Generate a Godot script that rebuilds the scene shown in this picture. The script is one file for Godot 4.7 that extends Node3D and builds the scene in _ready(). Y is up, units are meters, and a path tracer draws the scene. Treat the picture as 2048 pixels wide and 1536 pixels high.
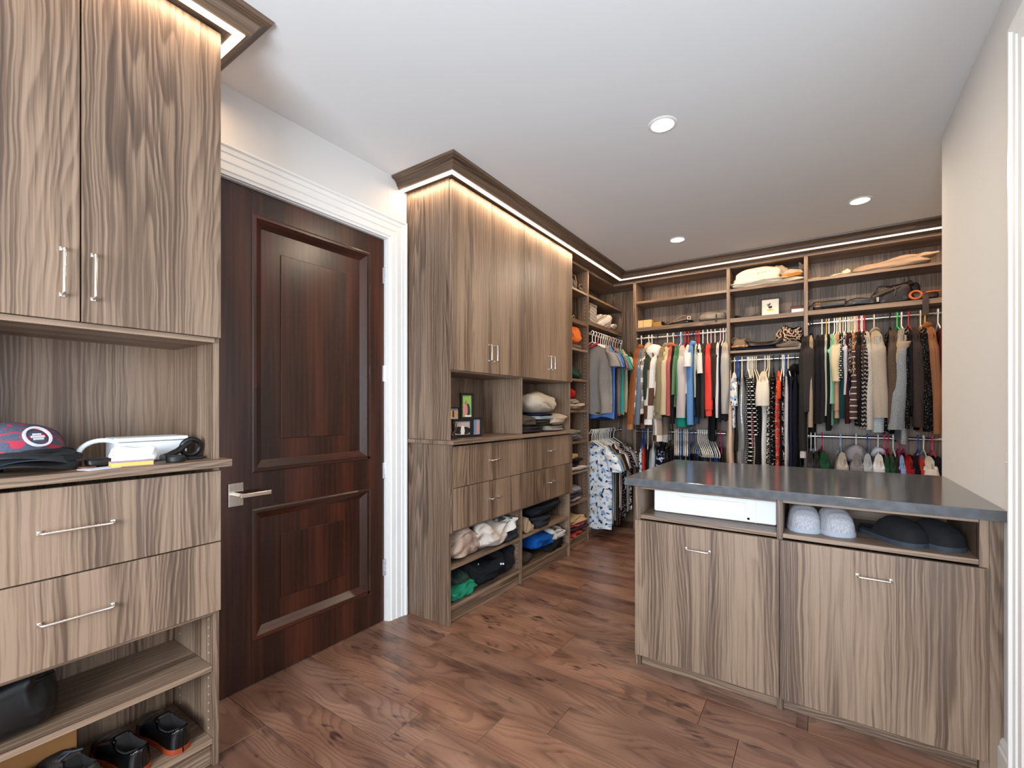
extends Node3D

# ---------------------------------------------------------------- mesh collector
class MB:
	var v := PackedVector3Array()
	var n := PackedVector3Array()
	var t := PackedVector2Array()
	var ix := PackedInt32Array()

	func tri(a: int, b: int, c: int) -> void:
		var g := (v[c] - v[a]).cross(v[b] - v[a])
		if g.dot(n[a] + n[b] + n[c]) < 0.0:
			ix.append_array([a, c, b])
		else:
			ix.append_array([a, b, c])

	func box(c: Vector3, s: Vector3, bev := 0.0015, g := 1, off := Vector2.ZERO) -> MB:
		var h := s * 0.5
		bev = minf(bev, minf(h.x, minf(h.y, h.z)) * 0.49)
		var base := v.size()
		for k in 8:
			var sg := Vector3(1 if k & 1 else -1, 1 if k & 2 else -1, 1 if k & 4 else -1)
			for f in 3:
				var p := Vector3.ZERO
				for ax in 3:
					p[ax] = sg[ax] * (h[ax] if ax == f else h[ax] - bev)
				var nn := Vector3.ZERO
				nn[f] = sg[f]
				v.append(c + p)
				n.append(nn)
				var q := p + h
				if f == g:
					t.append(off + Vector2(q[(f + 1) % 3], q[(f + 2) % 3] * 0.3))
				else:
					t.append(off + Vector2(q[3 - f - g], q[g]))
		for f in 3:
			var a := (f + 1) % 3
			var b := (f + 2) % 3
			for sf in 2:
				var id := []
				for ab in [[0, 0], [1, 0], [1, 1], [0, 1]]:
					id.append(base + ((sf << f) | (ab[0] << a) | (ab[1] << b)) * 3 + f)
				tri(id[0], id[1], id[2])
				tri(id[0], id[2], id[3])
			for sa in 2:                                    # edges along axis f
				for sb in 2:
					var k0 := (sa << a) | (sb << b)
					var k1 := k0 | (1 << f)
					var e := [base + k0 * 3 + a, base + k1 * 3 + a, base + k1 * 3 + b, base + k0 * 3 + b]
					tri(e[0], e[1], e[2])
					tri(e[0], e[2], e[3])
		for k in 8:
			tri(base + k * 3, base + k * 3 + 1, base + k * 3 + 2)
		return self

	# a sheet of nv rows of nu points; closed: the last column repeats the first
	func grid(p: PackedVector3Array, uv: PackedVector2Array, nu: int, nv: int, closed := false, out := Vector3.INF) -> void:
		var acc := PackedVector3Array()
		acc.resize(p.size())
		for j in nv - 1:
			for i in nu - 1:
				var a := j * nu + i
				var g := (p[a + nu + 1] - p[a]).cross(p[a + nu] - p[a + 1])
				acc[a] += g
				acc[a + 1] += g
				acc[a + nu] += g
				acc[a + nu + 1] += g
		if closed:
			for j in nv:
				var s := acc[j * nu] + acc[j * nu + nu - 1]
				acc[j * nu] = s
				acc[j * nu + nu - 1] = s
		var cen := Vector3.ZERO
		for q in p:
			cen += q
		cen /= p.size()
		var sgn := 0.0
		for k in p.size():
			sgn += acc[k].dot(p[k] - cen) if out == Vector3.INF else acc[k].dot(out)
		var fl := -1.0 if sgn < 0.0 else 1.0
		var base := v.size()
		for k in p.size():
			v.append(p[k])
			var nn := acc[k] * fl
			n.append(nn.normalized() if nn.length_squared() > 1e-18 else (p[k] - cen).normalized())
			t.append(uv[k])
		for j in nv - 1:
			for i in nu - 1:
				var a := base + j * nu + i
				if fl > 0.0:
					ix.append_array([a, a + nu + 1, a + 1, a, a + nu, a + nu + 1])
				else:
					ix.append_array([a, a + 1, a + nu + 1, a, a + nu + 1, a + nu])

	func turn_over(f0: int, i0: int) -> void:
		for k in range(f0, v.size()):
			n[k] = -n[k]
		for k in range(i0, ix.size(), 3):
			var w := ix[k + 1]
			ix[k + 1] = ix[k + 2]
			ix[k + 2] = w

	func fan(ring: PackedVector3Array, nrm: Vector3) -> void:
		var c := Vector3.ZERO
		for q in ring:
			c += q
		c /= ring.size()
		var base := v.size()
		v.append(c)
		n.append(nrm)
		t.append(Vector2.ZERO)
		for q in ring:
			v.append(q)
			n.append(nrm)
			t.append(Vector2(q.x - c.x, q.y - c.y + q.z - c.z))
		for i in ring.size():
			tri(base, base + 1 + i, base + 1 + (i + 1) % ring.size())

	func tube(path: PackedVector3Array, r: float, ns := 8, r2 := -1.0, shut := false) -> MB:
		var p := PackedVector3Array()
		var uv := PackedVector2Array()
		var m := path.size()
		var up := Vector3.UP
		var len := 0.0
		for j in m:
			var d := (path[(j + 1) % m] - path[(j - 1 + m) % m]) if shut else path[mini(j + 1, m - 1)] - path[maxi(j - 1, 0)]
			d = d.normalized()
			if j == 0:
				up = Vector3.UP if absf(d.y) < 0.9 else Vector3.RIGHT
			else:
				len += path[j].distance_to(path[j - 1])
			var sx := d.cross(up).normalized()
			up = sx.cross(d).normalized()
			var rr := r if r2 < 0.0 else lerpf(r, r2, float(j) / (m - 1))
			for i in ns + 1:
				var a := TAU * i / ns
				p.append(path[j] + (sx * cos(a) + up * sin(a)) * rr)
				uv.append(Vector2(a * rr, len))
		if shut:
			for i in ns + 1:
				p.append(p[i])
				uv.append(uv[i] + Vector2(0, len))
			m += 1
		var f0 := v.size()
		var i0 := ix.size()
		grid(p, uv, ns + 1, m, true, Vector3.ZERO)
		# a bent tube's normals are settled at its first ring
		if n[f0].dot(p[0] - path[0]) < 0.0:
			turn_over(f0, i0)
		if not shut:
			fan(p.slice(0, ns), (path[0] - path[1]).normalized())
			fan(p.slice(p.size() - ns - 1, p.size() - 1), (path[path.size() - 1] - path[path.size() - 2]).normalized())
		return self

	# profile of (radius, height) turned about an axis through c
	func lathe(prof: PackedVector2Array, c := Vector3.ZERO, b := Basis(), ns := 20) -> MB:
		for j in prof.size() - 1:
			var p := PackedVector3Array()
			var uv := PackedVector2Array()
			for k in 2:
				for i in ns + 1:
					var a := TAU * i / ns
					p.append(c + b * Vector3(cos(a) * prof[j + k].x, prof[j + k].y, sin(a) * prof[j + k].x))
					uv.append(Vector2(a * 0.1, prof[j + k].y + prof[j + k].x))
			var d := prof[j + 1] - prof[j]
			var f0 := v.size()
			var i0 := ix.size()
			grid(p, uv, ns + 1, 2, true, Vector3.ZERO)
			var wide := 0 if prof[j].x > prof[j + 1].x else ns + 1
			var want := b * Vector3(d.y, -d.x, 0)
			if n[f0 + wide].dot(want) < 0.0:
				turn_over(f0, i0)
		return self

	# a profile of (outward, height) drawn along a path in the plane of f.x and f.y; f.z is height
	func sweep(prof: PackedVector2Array, path: PackedVector2Array, f: Transform3D, off := Vector2.ZERO) -> MB:
		var dirs := []
		for k in path.size() - 1:
			dirs.append((path[k + 1] - path[k]).normalized())
		var mit := []
		for k in path.size():
			var o1: Vector2 = Vector2(-dirs[maxi(k - 1, 0)].y, dirs[maxi(k - 1, 0)].x)
			var o2: Vector2 = Vector2(-dirs[mini(k, path.size() - 2)].y, dirs[mini(k, path.size() - 2)].x)
			mit.append((o1 + o2) / (1.0 + o1.dot(o2)))
		var along := 0.0
		for k in path.size() - 1:
			var o := Vector2(-dirs[k].y, dirs[k].x)
			var seg := path[k].distance_to(path[k + 1])
			var s := 0.0
			for j in prof.size():
				var a := prof[j]
				var b := prof[(j + 1) % prof.size()]
				var e := b - a
				var nn2 := Vector2(e.y, -e.x).normalized()
				var nn := (f.basis * Vector3(o.x * nn2.x, o.y * nn2.x, nn2.y)).normalized()
				var i0 := v.size()
				for q in [[k, a], [k + 1, a], [k + 1, b], [k, b]]:
					var mm: Vector2 = mit[q[0]]
					var ab: Vector2 = path[q[0]] + mm * q[1].x
					v.append(f * Vector3(ab.x, ab.y, q[1].y))
					n.append(nn)
					t.append(off + Vector2(s + (e.length() if q[1] == b else 0.0), along + (seg if q[0] > k else 0.0)))
				tri(i0, i0 + 1, i0 + 2)
				tri(i0, i0 + 2, i0 + 3)
				s += e.length()
			along += seg
		return self

	func mesh() -> ArrayMesh:
		var a := []
		a.resize(Mesh.ARRAY_MAX)
		a[Mesh.ARRAY_VERTEX] = v
		a[Mesh.ARRAY_NORMAL] = n
		a[Mesh.ARRAY_TEX_UV] = t
		a[Mesh.ARRAY_INDEX] = ix
		var m := ArrayMesh.new()
		m.add_surface_from_arrays(Mesh.PRIMITIVE_TRIANGLES, a)
		return m

# ---------------------------------------------------------------- scene helpers
var rng := RandomNumberGenerator.new()
var nz := FastNoiseLite.new()
var M := {}
var hanger_mesh: ArrayMesh

func rnd(a: float, b: float) -> float:
	return rng.randf_range(a, b)

func tag(o: Node, label := "", category := "", group := "", kind := "") -> Node:
	if label: o.set_meta("label", label)
	if category: o.set_meta("category", category)
	if group: o.set_meta("group", group)
	if kind: o.set_meta("kind", kind)
	return o

func numbered(called: String) -> String:
	if not has_node(called):
		return called
	var k := 1
	while has_node("%s_%03d" % [called, k]):
		k += 1
	return "%s_%03d" % [called, k]

func thing(called: String, label: String, category: String, at: Vector3, turn := 0.0, group := "") -> Node3D:
	var o := Node3D.new()
	o.name = numbered(called)
	add_child(o)
	o.position = at
	o.rotation.y = turn
	tag(o, label, category, group)
	return o

# commits a mesh that is in the parent's own axes
func put(called: String, mesh: Mesh, mat: Material, parent: Node = self) -> MeshInstance3D:
	var o := MeshInstance3D.new()
	o.mesh = mesh
	o.material_override = mat
	o.name = called
	if parent == self:
		o.name = numbered(called)
	else:
		var k := 0
		while parent.has_node(NodePath(o.name)):
			k += 1
			o.name = "%s_%03d" % [called, k]
	parent.add_child(o, true)
	return o

# a board given by two opposite corners in the room's axes, grain along axis g
func board(parent: Node3D, called: String, a: Vector3, b: Vector3, g := 1, mat: Material = null, bev := 0.0012) -> MeshInstance3D:
	var lo := Vector3(minf(a.x, b.x), minf(a.y, b.y), minf(a.z, b.z))
	var hi := Vector3(maxf(a.x, b.x), maxf(a.y, b.y), maxf(a.z, b.z))
	var s := hi - lo
	var ac := maxf(s[(g + 1) % 3], s[(g + 2) % 3])
	var off := Vector2(rnd(0, maxf(0.001, 1.1 - ac)), rnd(0, maxf(0.001, 2.75 - s[g])))
	var mb := MB.new().box(Vector3.ZERO, s, bev, g, off)
	var o := put(called, mb.mesh(), mat if mat else M.walnut, parent)
	var c := (lo + hi) * 0.5
	o.position = c if parent == self else parent.global_transform.affine_inverse() * c
	return o

func struct(called: String, mesh: Mesh, mat: Material) -> MeshInstance3D:
	var o := put(called, mesh, mat)
	o.set_meta("kind", "structure")
	return o

func boxes(list: Array) -> ArrayMesh:                     # pairs of opposite corners
	var mb := MB.new()
	for q in list:
		mb.box((q[0] + q[1]) * 0.5, (q[1] - q[0]).abs(), 0.001)
	return mb.mesh()

func std(c: Color, rough := 0.6, metal := 0.0) -> StandardMaterial3D:
	var m := StandardMaterial3D.new()
	m.albedo_color = c
	m.roughness = rough
	m.metallic = metal
	return m

func hexm(h: String, rough := 0.85) -> StandardMaterial3D:
	return std(Color(h), rough)

func picture(w: int, h: int, f: Callable) -> ImageTexture:
	var d := PackedByteArray()
	d.resize(w * h * 3)
	var k := 0
	for y in h:
		for x in w:
			var c: Color = f.call(x, y)
			d[k] = clampi(int(c.r * 255.0), 0, 255)
			d[k + 1] = clampi(int(c.g * 255.0), 0, 255)
			d[k + 2] = clampi(int(c.b * 255.0), 0, 255)
			k += 3
	return ImageTexture.create_from_image(Image.create_from_data(w, h, false, Image.FORMAT_RGB8, d))

func noise_of(seed: int, freq := 1.0, kind := FastNoiseLite.TYPE_SIMPLEX_SMOOTH) -> FastNoiseLite:
	var f := FastNoiseLite.new()
	f.seed = seed
	f.noise_type = kind
	f.frequency = freq
	f.fractal_type = FastNoiseLite.FRACTAL_NONE
	return f

func textured(tex: Texture2D, size: Vector2, rough: float, tint := Color.WHITE) -> StandardMaterial3D:
	var m := std(tint, rough)
	m.albedo_texture = tex
	m.uv1_scale = Vector3(1.0 / size.x, 1.0 / size.y, 1)
	return m

# ---------------------------------------------------------------- materials
func walnut_picture() -> ImageTexture:
	var n1 := noise_of(11)
	var n2 := noise_of(12)
	var n3 := noise_of(13)
	var light := Color(0.555, 0.465, 0.385)
	var mid := Color(0.425, 0.342, 0.277)
	var dark := Color(0.22, 0.165, 0.128)
	var w := 1024
	var h := 1280
	return picture(w, h, func(x, y):
		var u: float = 1.1 * x / w
		var v: float = 2.75 * y / h
		var uw := u + 0.005 * n2.get_noise_2d(u * 9.0, v * 2.6 + 40.0) + 0.0016 * n2.get_noise_2d(u * 40.0, v * 9.0)
		var lev := uw * 52.0 + 4.4 * n1.get_noise_2d(uw * 3.4, v * 0.36) + 1.3 * n1.get_noise_2d(uw * 11.0 + 50.0, v * 0.8)
		var f := lev - floorf(lev)
		var ring := smoothstep(0.05, 0.82, f) * (1.0 - smoothstep(0.82, 1.0, f))
		var band := 0.5 + 0.5 * n3.get_noise_2d(u * 6.0, v * 0.35)
		var str1 := n3.get_noise_2d(uw * 75.0, v * 0.8 + 20.0)
		var fine := n3.get_noise_2d(uw * 210.0, v * 2.0)
		var pore := n2.get_noise_2d(uw * 430.0, v * 6.0)
		var k := ring * (0.06 + 0.60 * band) + 0.30 * str1 + 0.20 * fine + 0.10 * pore + 0.60 * (band - 0.5) + 0.22
		return light.lerp(mid, clampf(k * 1.7, 0, 1)).lerp(dark, clampf(k * 1.0 - 0.42, 0, 1)))

func floor_picture() -> ImageTexture:
	var n1 := noise_of(21)
	var n2 := noise_of(22)
	var n3 := noise_of(23)
	var w := 512
	var h := 1024
	var base := Color(0.475, 0.345, 0.28)
	var lite := Color(0.565, 0.43, 0.355)
	var dark := Color(0.18, 0.115, 0.092)
	return picture(w, h, func(x, y):
		var u: float = 2.4 * y / h                          # along the plank
		var v: float = 0.8 * x / w
		var wv := v + 0.012 * n2.get_noise_2d(u * 4.0, v * 14.0)
		var lev := wv * 34.0 + 3.0 * n1.get_noise_2d(u * 1.3, wv * 5.0)
		var f := lev - floorf(lev)
		var ring := smoothstep(0.35, 0.95, f) * (1.0 - smoothstep(0.95, 1.0, f))
		var fine := n3.get_noise_2d(u * 9.0, wv * 330.0)
		var tone := n3.get_noise_2d(u * 2.2 + 9.0, v * 7.0)
		var kn := n1.get_noise_2d(u * 3.2 + 77.0, v * 9.0 + 5.0) + 0.42 * n2.get_noise_2d(u * 14.0, v * 40.0)
		var knot := smoothstep(0.66, 1.15, kn)
		var stain := smoothstep(0.2, 0.85, n2.get_noise_2d(u * 2.0 + 30.0, v * 6.0 + 60.0) + 0.3 * n1.get_noise_2d(u * 9.0, v * 30.0))
		var c := base.lerp(lite, clampf(0.45 + 0.75 * tone, 0, 1))
		return c.lerp(dark, clampf(0.22 * ring + 0.10 * fine + 0.62 * knot + 0.34 * stain, 0, 0.92)))

func door_picture() -> ImageTexture:
	var n1 := noise_of(31)
	var n2 := noise_of(32)
	var w := 256
	var h := 512
	return picture(w, h, func(x, y):
		var u: float = 1.1 * x / w
		var v: float = 2.75 * y / h
		var a := 0.5 + 0.5 * n1.get_noise_2d(u * 6.0, v * 0.8)
		var b := 0.5 + 0.5 * n2.get_noise_2d(u * 45.0, v * 1.3)
		return Color(0.15, 0.083, 0.06).lerp(Color(0.38, 0.195, 0.125), clampf(a * 0.62 + b * 0.36 - 0.12, 0, 1)))

func stone_picture() -> ImageTexture:
	var n1 := noise_of(41)
	return picture(256, 256, func(x, y):
		var a := n1.get_noise_2d(x * 0.4, y * 0.4) * 0.5 + n1.get_noise_2d(x * 0.05, y * 0.05)
		return Color(0.29, 0.295, 0.305).lerp(Color(0.375, 0.38, 0.395), clampf(0.5 + a * 0.4, 0, 1)))

func cloth_picture(kind: String) -> ImageTexture:
	var n1 := noise_of(51)
	var n2 := noise_of(52)
	var cel := noise_of(53, 1.0, FastNoiseLite.TYPE_CELLULAR)
	cel.cellular_return_type = FastNoiseLite.RETURN_CELL_VALUE
	var s := 128
	return picture(s, s, func(x, y):
		var u: float = float(x) / s
		var v: float = float(y) / s
		var a := n1.get_noise_2d(u * 7.0, v * 7.0)
		var b := n2.get_noise_2d(u * 26.0, v * 26.0)
		match kind:
			"plaid":
				var c := Color(0.80, 0.76, 0.70)
				var bu := fmod(u * 2.0, 1.0)
				var bv := fmod(v * 2.0, 1.0)
				if bv > 0.5: c = c.lerp(Color(0.35, 0.29, 0.26), 0.62)
				if bu > 0.55: c = c.lerp(Color(0.30, 0.24, 0.21), 0.45)
				if absf(bv - 0.46) < 0.02 or absf(bv - 0.40) < 0.015 or absf(bu - 0.48) < 0.03 or absf(bu - 0.62) < 0.02: c = Color(0.10, 0.09, 0.09)
				return c
			"patchwork":
				var cell := (int(u * 3.0) * 2 + int(v * 3.0) * 5 + 1) % 4
				var cc: Color = [Color(0.86, 0.85, 0.83), Color(0.36, 0.25, 0.20), Color(0.62, 0.55, 0.50), Color(0.84, 0.82, 0.79)][cell]
				return cc.darkened(0.10 * (0.5 + 0.5 * sin(u * 190.0)))
			"dots":
				var q := Vector2(fmod(u * 8.0 + (0.5 if int(v * 8.0) % 2 else 0.0), 1.0), fmod(v * 8.0, 1.0)) - Vector2(0.5, 0.5)
				return Color(0.88, 0.87, 0.85) if q.length() < 0.27 else Color(0.03, 0.03, 0.035)
			"specks":
				return Color(0.80, 0.76, 0.74) if b + 0.5 * a > 0.42 else Color(0.045, 0.035, 0.045)
			"floral":
				return Color(0.80, 0.78, 0.76) if absf(a * 1.3 + 0.25 * b) < 0.10 else Color(0.035, 0.035, 0.045)
			"zebra":
				return Color(0.85, 0.82, 0.78) if sin(u * 40.0 + a * 8.0 + v * 22.0) > 0.1 else Color(0.06, 0.055, 0.06)
			"watercolour":
				var c := Color(0.82, 0.85, 0.88).lerp(Color(0.50, 0.63, 0.76), smoothstep(0.22, 0.62, a))
				c = c.lerp(Color(0.13, 0.17, 0.28), smoothstep(0.52, 0.62, n2.get_noise_2d(u * 9.0 + 4.0, v * 9.0) + 0.2 * b))
				return c.lerp(Color(0.80, 0.70, 0.52), 0.6 * smoothstep(0.4, 0.6, n1.get_noise_2d(u * 6.0 + 20.0, v * 6.0)))
			"splash":
				return Color(0.04, 0.05, 0.11).lerp(Color(0.60, 0.70, 0.82), smoothstep(0.22, 0.42, a + 0.4 * b))
			"coralprint":
				if fmod(v * 4.0, 1.0) < 0.28: return Color(0.82, 0.60, 0.55) if b < 0.25 else Color(0.25, 0.08, 0.08)
				return Color(0.80, 0.29, 0.24) if a + 0.5 * b < 0.4 else Color(0.50, 0.12, 0.12)
			"sequin":
				return Color(0.85, 0.83, 0.85) if n2.get_noise_2d(u * 46.0, v * 46.0) > 0.74 else Color(0.035, 0.028, 0.03)
			"stripes":
				var k := fmod(v * 4.0, 1.0)
				return Color(0.76, 0.72, 0.68) if k < 0.16 else Color(0.27, 0.21, 0.20)
			"leopard":
				return Color(0.20, 0.10, 0.06) if absf(a + 0.3 * b) < 0.12 else Color(0.66, 0.43, 0.26).lerp(Color(0.75, 0.62, 0.45), clampf(0.5 + a, 0, 1))
			"maroonprint":
				return Color(0.16, 0.05, 0.08).lerp(Color(0.60, 0.45, 0.50), smoothstep(0.1, 0.45, b + 0.3 * a))
			"diamonds":
				var p := Vector2(absf(fmod(u * 3.0 + (0.5 if int(v * 4.0) % 2 else 0.0), 1.0) - 0.5), absf(fmod(v * 4.0, 1.0) - 0.5))
				var r := p.x + p.y
				return Color(0.80, 0.76, 0.71) if r > 0.40 or (r > 0.17 and r < 0.28) else Color(0.42, 0.38, 0.35)
			"lattice":
				var r := absf(fmod(u * 6.0 + v * 3.0, 1.0) - 0.5) + absf(fmod(v * 6.0 - u * 1.0, 1.0) - 0.5)
				return Color(0.66, 0.63, 0.60) if r < 0.45 else Color(0.47, 0.44, 0.42)
			"marble":
				return Color(0.78, 0.68, 0.58).lerp(Color(0.16, 0.10, 0.09), smoothstep(0.25, 0.5, absf(a) + 0.25 * b))
			"pinstripe":
				return Color(0.78, 0.76, 0.77) if fmod(u * 14.0, 1.0) < 0.75 else Color(0.55, 0.53, 0.58)
			"printwhite":
				return Color(0.80, 0.79, 0.77).lerp(Color(0.28, 0.30, 0.29), smoothstep(0.34, 0.46, absf(a * 1.2) + 0.3 * b - 0.1) * (1.0 if absf(v - 0.5) < 0.3 else 0.0))
			"zigzag":
				var k := fmod(v * 9.0 + 0.7 * absf(fmod(u * 9.0, 1.0) - 0.5) + 0.2 * b, 1.0)
				return Color(0.62, 0.60, 0.58) if k < 0.30 else Color(0.10, 0.08, 0.075)
		return Color.MAGENTA)

func marl(dark: String, light: String) -> ImageTexture:
	var n1 := noise_of(61)
	var n2 := noise_of(62)
	var a := Color(dark)
	var b := Color(light)
	return picture(96, 96, func(x, y):
		return a.lerp(b, clampf(0.5 + 0.75 * n1.get_noise_2d(x * 0.16, y * 0.62) + 0.35 * n2.get_noise_2d(x * 0.5, y * 0.9), 0, 1)))

func weave(t: float) -> NoiseTexture2D:
	var f := noise_of(70, 0.11)
	f.fractal_type = FastNoiseLite.FRACTAL_FBM
	f.fractal_octaves = 3
	var x := NoiseTexture2D.new()
	x.width = 128
	x.height = 128
	x.seamless = true
	x.as_normal_map = true
	x.bump_strength = t
	x.noise = f
	return x

var weave_map: NoiseTexture2D

# every cloth by name: a plain colour "#rrggbb" or one of the woven and printed ones
func cloth(k: String) -> StandardMaterial3D:
	if M.has(k):
		return M[k]
	var m: StandardMaterial3D
	if k.begins_with("#"):
		m = std(Color(k), 0.92)
		m.normal_enabled = true
		m.normal_texture = weave_map
		m.normal_scale = 0.6
		m.uv1_scale = Vector3(14, 14, 1)
	elif k.begins_with("marl:"):
		var q := k.split(":")
		m = textured(marl(q[1], q[2]), Vector2(0.12, 0.12), 0.95)
	else:
		var tile := {"plaid": 0.26, "patchwork": 0.55, "dots": 0.16, "specks": 0.22, "floral": 0.34, "zebra": 0.28, "watercolour": 0.42, "splash": 0.36, "coralprint": 0.30, "sequin": 0.34, "stripes": 0.20, "leopard": 0.22, "maroonprint": 0.28, "diamonds": 0.24, "lattice": 0.2, "marble": 0.26, "pinstripe": 0.2, "printwhite": 0.35, "zigzag": 0.3}
		m = textured(cloth_picture(k), Vector2.ONE * tile[k], 0.9)
	m.metallic_specular = 0.25
	M[k] = m
	return m

func make_materials() -> void:
	weave_map = weave(6.0)
	M.walnut = textured(walnut_picture(), Vector2(1.1, 2.75), 0.42)
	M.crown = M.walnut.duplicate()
	M.crown.albedo_color = Color(0.80, 0.78, 0.76)  # walnut darkened to carry the shade on the down-facing moulding
	var fp := floor_picture()
	M.plank = []
	for c in [Color(1, 1, 1), Color(0.9, 0.88, 0.87), Color(0.97, 0.98, 1.0), Color(0.84, 0.82, 0.82), Color(1.0, 0.97, 0.94)]:
		M.plank.append(textured(fp, Vector2(0.8, 2.4), 0.33, c))
	M.door = textured(door_picture(), Vector2(1.1, 2.75), 0.27)
	M.stone = textured(stone_picture(), Vector2(0.6, 0.6), 0.13)
	M.wall = std(Color(0.845, 0.835, 0.82), 0.85)
	M.ceiling = std(Color(0.87, 0.87, 0.865), 0.9)
	M.trim = std(Color(0.90, 0.895, 0.88), 0.35)
	M.subfloor = std(Color(0.10, 0.07, 0.055), 0.9)
	M.chrome = std(Color(0.93, 0.92, 0.90), 0.12, 1.0)
	M.nickel = std(Color(0.90, 0.85, 0.80), 0.2, 1.0)
	M.steel = std(Color(0.85, 0.86, 0.88), 0.22, 1.0)
	M.pin = std(Color(0.80, 0.78, 0.74), 0.4, 0.6)
	M.led = std(Color(1, 0.95, 0.88), 0.6)
	M.led.emission_enabled = true
	M.led.emission = Color(1.0, 0.88, 0.76)
	M.led.emission_energy_multiplier = 3.2
	M.can = std(Color(1, 1, 1), 0.6)
	M.can.emission_enabled = true
	M.can.emission = Color(1.0, 0.97, 0.92)
	M.can.emission_energy_multiplier = 6.0
	M.glass = std(Color(0.9, 0.95, 0.97, 0.08), 0.03)
	M.glass.transparency = BaseMaterial3D.TRANSPARENCY_ALPHA
	M.film = std(Color(0.9, 0.92, 0.95, 0.16), 0.1)
	M.film.transparency = BaseMaterial3D.TRANSPARENCY_ALPHA
	M.foam = std(Color(0.90, 0.91, 0.92), 0.5)
	M.black = std(Color(0.025, 0.025, 0.028), 0.45)
	M.rubber = std(Color(0.05, 0.055, 0.06), 0.55)
	M.leather = std(Color(0.035, 0.038, 0.045), 0.33)
	M.card = std(Color(0.80, 0.66, 0.45), 0.8)

# ---------------------------------------------------------------- fittings
func pull(parent: Node3D, c: Vector3, along: Vector3, out: Vector3, length: float) -> void:
	var p := PackedVector3Array()
	var a := along * (length * 0.5)
	var r := 0.008
	for q in [[-1.0, 0.0], [-1.0, 0.026 - r], [-1.0, 0.026], [-1.0, 0.026], [1.0, 0.026], [1.0, 0.026], [1.0, 0.026 - r], [1.0, 0.0]]:
		p.append(a * q[0] + out * q[1])
	p[2] = a * -1.0 + along * r * 0.35 + out * (0.026 - r * 0.35)
	p[3] = a * -1.0 + along * r + out * 0.026
	p[4] = a - along * r + out * 0.026
	p[5] = a - along * r * 0.35 + out * (0.026 - r * 0.35)
	var mb := MB.new().tube(p, 0.0044, 10)
	for s in [-1.0, 1.0]:
		mb.box(a * s + out * 0.002, Vector3.ONE * 0.013 - out.abs() * 0.009, 0.001)
	var o := put("handle", mb.mesh(), M.chrome, parent)
	o.position = parent.global_transform.affine_inverse() * c

func pin_holes(parent: Node3D, list: Array, axis: Vector3) -> void:
	var mb := MB.new()
	var b := Basis(Quaternion(Vector3.UP, axis))
	for q in list:
		mb.lathe(PackedVector2Array([Vector2(0.0036, -0.001), Vector2(0.0036, 0.0012), Vector2(0.0001, 0.0014)]), parent.global_transform.affine_inverse() * q, b, 8)
	tag(put("shelf_pin_sleeves", mb.mesh(), M.pin, parent), "", "", "", "stuff")

func rod(parent: Node3D, a: Vector3, b: Vector3) -> void:
	var inv := parent.global_transform.affine_inverse()
	var d := (b - a).normalized()
	var mb := MB.new().tube(PackedVector3Array([inv * a, inv * b]), 0.0125, 14)
	var o := put("hanging_rod", mb.mesh(), M.steel, parent)
	for e in [[a, d], [b, -d]]:
		var q := put("rod_flange", MB.new().lathe(PackedVector2Array([Vector2(0.024, 0), Vector2(0.024, 0.004), Vector2(0.017, 0.012), Vector2(0.0125, 0.014)]), Vector3.ZERO, Basis(Quaternion(Vector3.UP, e[1]))).mesh(), M.steel, o)
		q.position = inv * (e[0] as Vector3)

# ---------------------------------------------------------------- clothes
func make_hanger() -> void:
	var p := PackedVector3Array()
	for k in 11:                                             # the hook, open towards the back
		var a := deg_to_rad(-150.0 + 27.0 * k)
		p.append(Vector3(-sin(a) * 0.0, 0, 0) + Vector3(-cos(a + PI * 0.5) * -0.0, 0, 0) + Vector3(sin(a) * 0.021, cos(a) * 0.021 - 0.0035, 0))
	p.append(Vector3(0.006, -0.035, 0))
	p.append(Vector3(0.0, -0.052, 0))
	p.append(Vector3(0, -0.108, 0))
	var mb := MB.new().tube(p, 0.0047, 7)
	var q := PackedVector3Array([Vector3(0, -0.106, 0), Vector3(0.03, -0.117, 0), Vector3(0.17, -0.186, 0), Vector3(0.202, -0.208, 0), Vector3(0.206, -0.232, 0), Vector3(0.19, -0.243, 0), Vector3(0, -0.243, 0), Vector3(-0.19, -0.243, 0), Vector3(-0.206, -0.232, 0), Vector3(-0.202, -0.208, 0), Vector3(-0.17, -0.186, 0), Vector3(-0.03, -0.117, 0)])
	mb.tube(q, 0.0047, 7, -1.0, true)
	hanger_mesh = mb.mesh()

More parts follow.
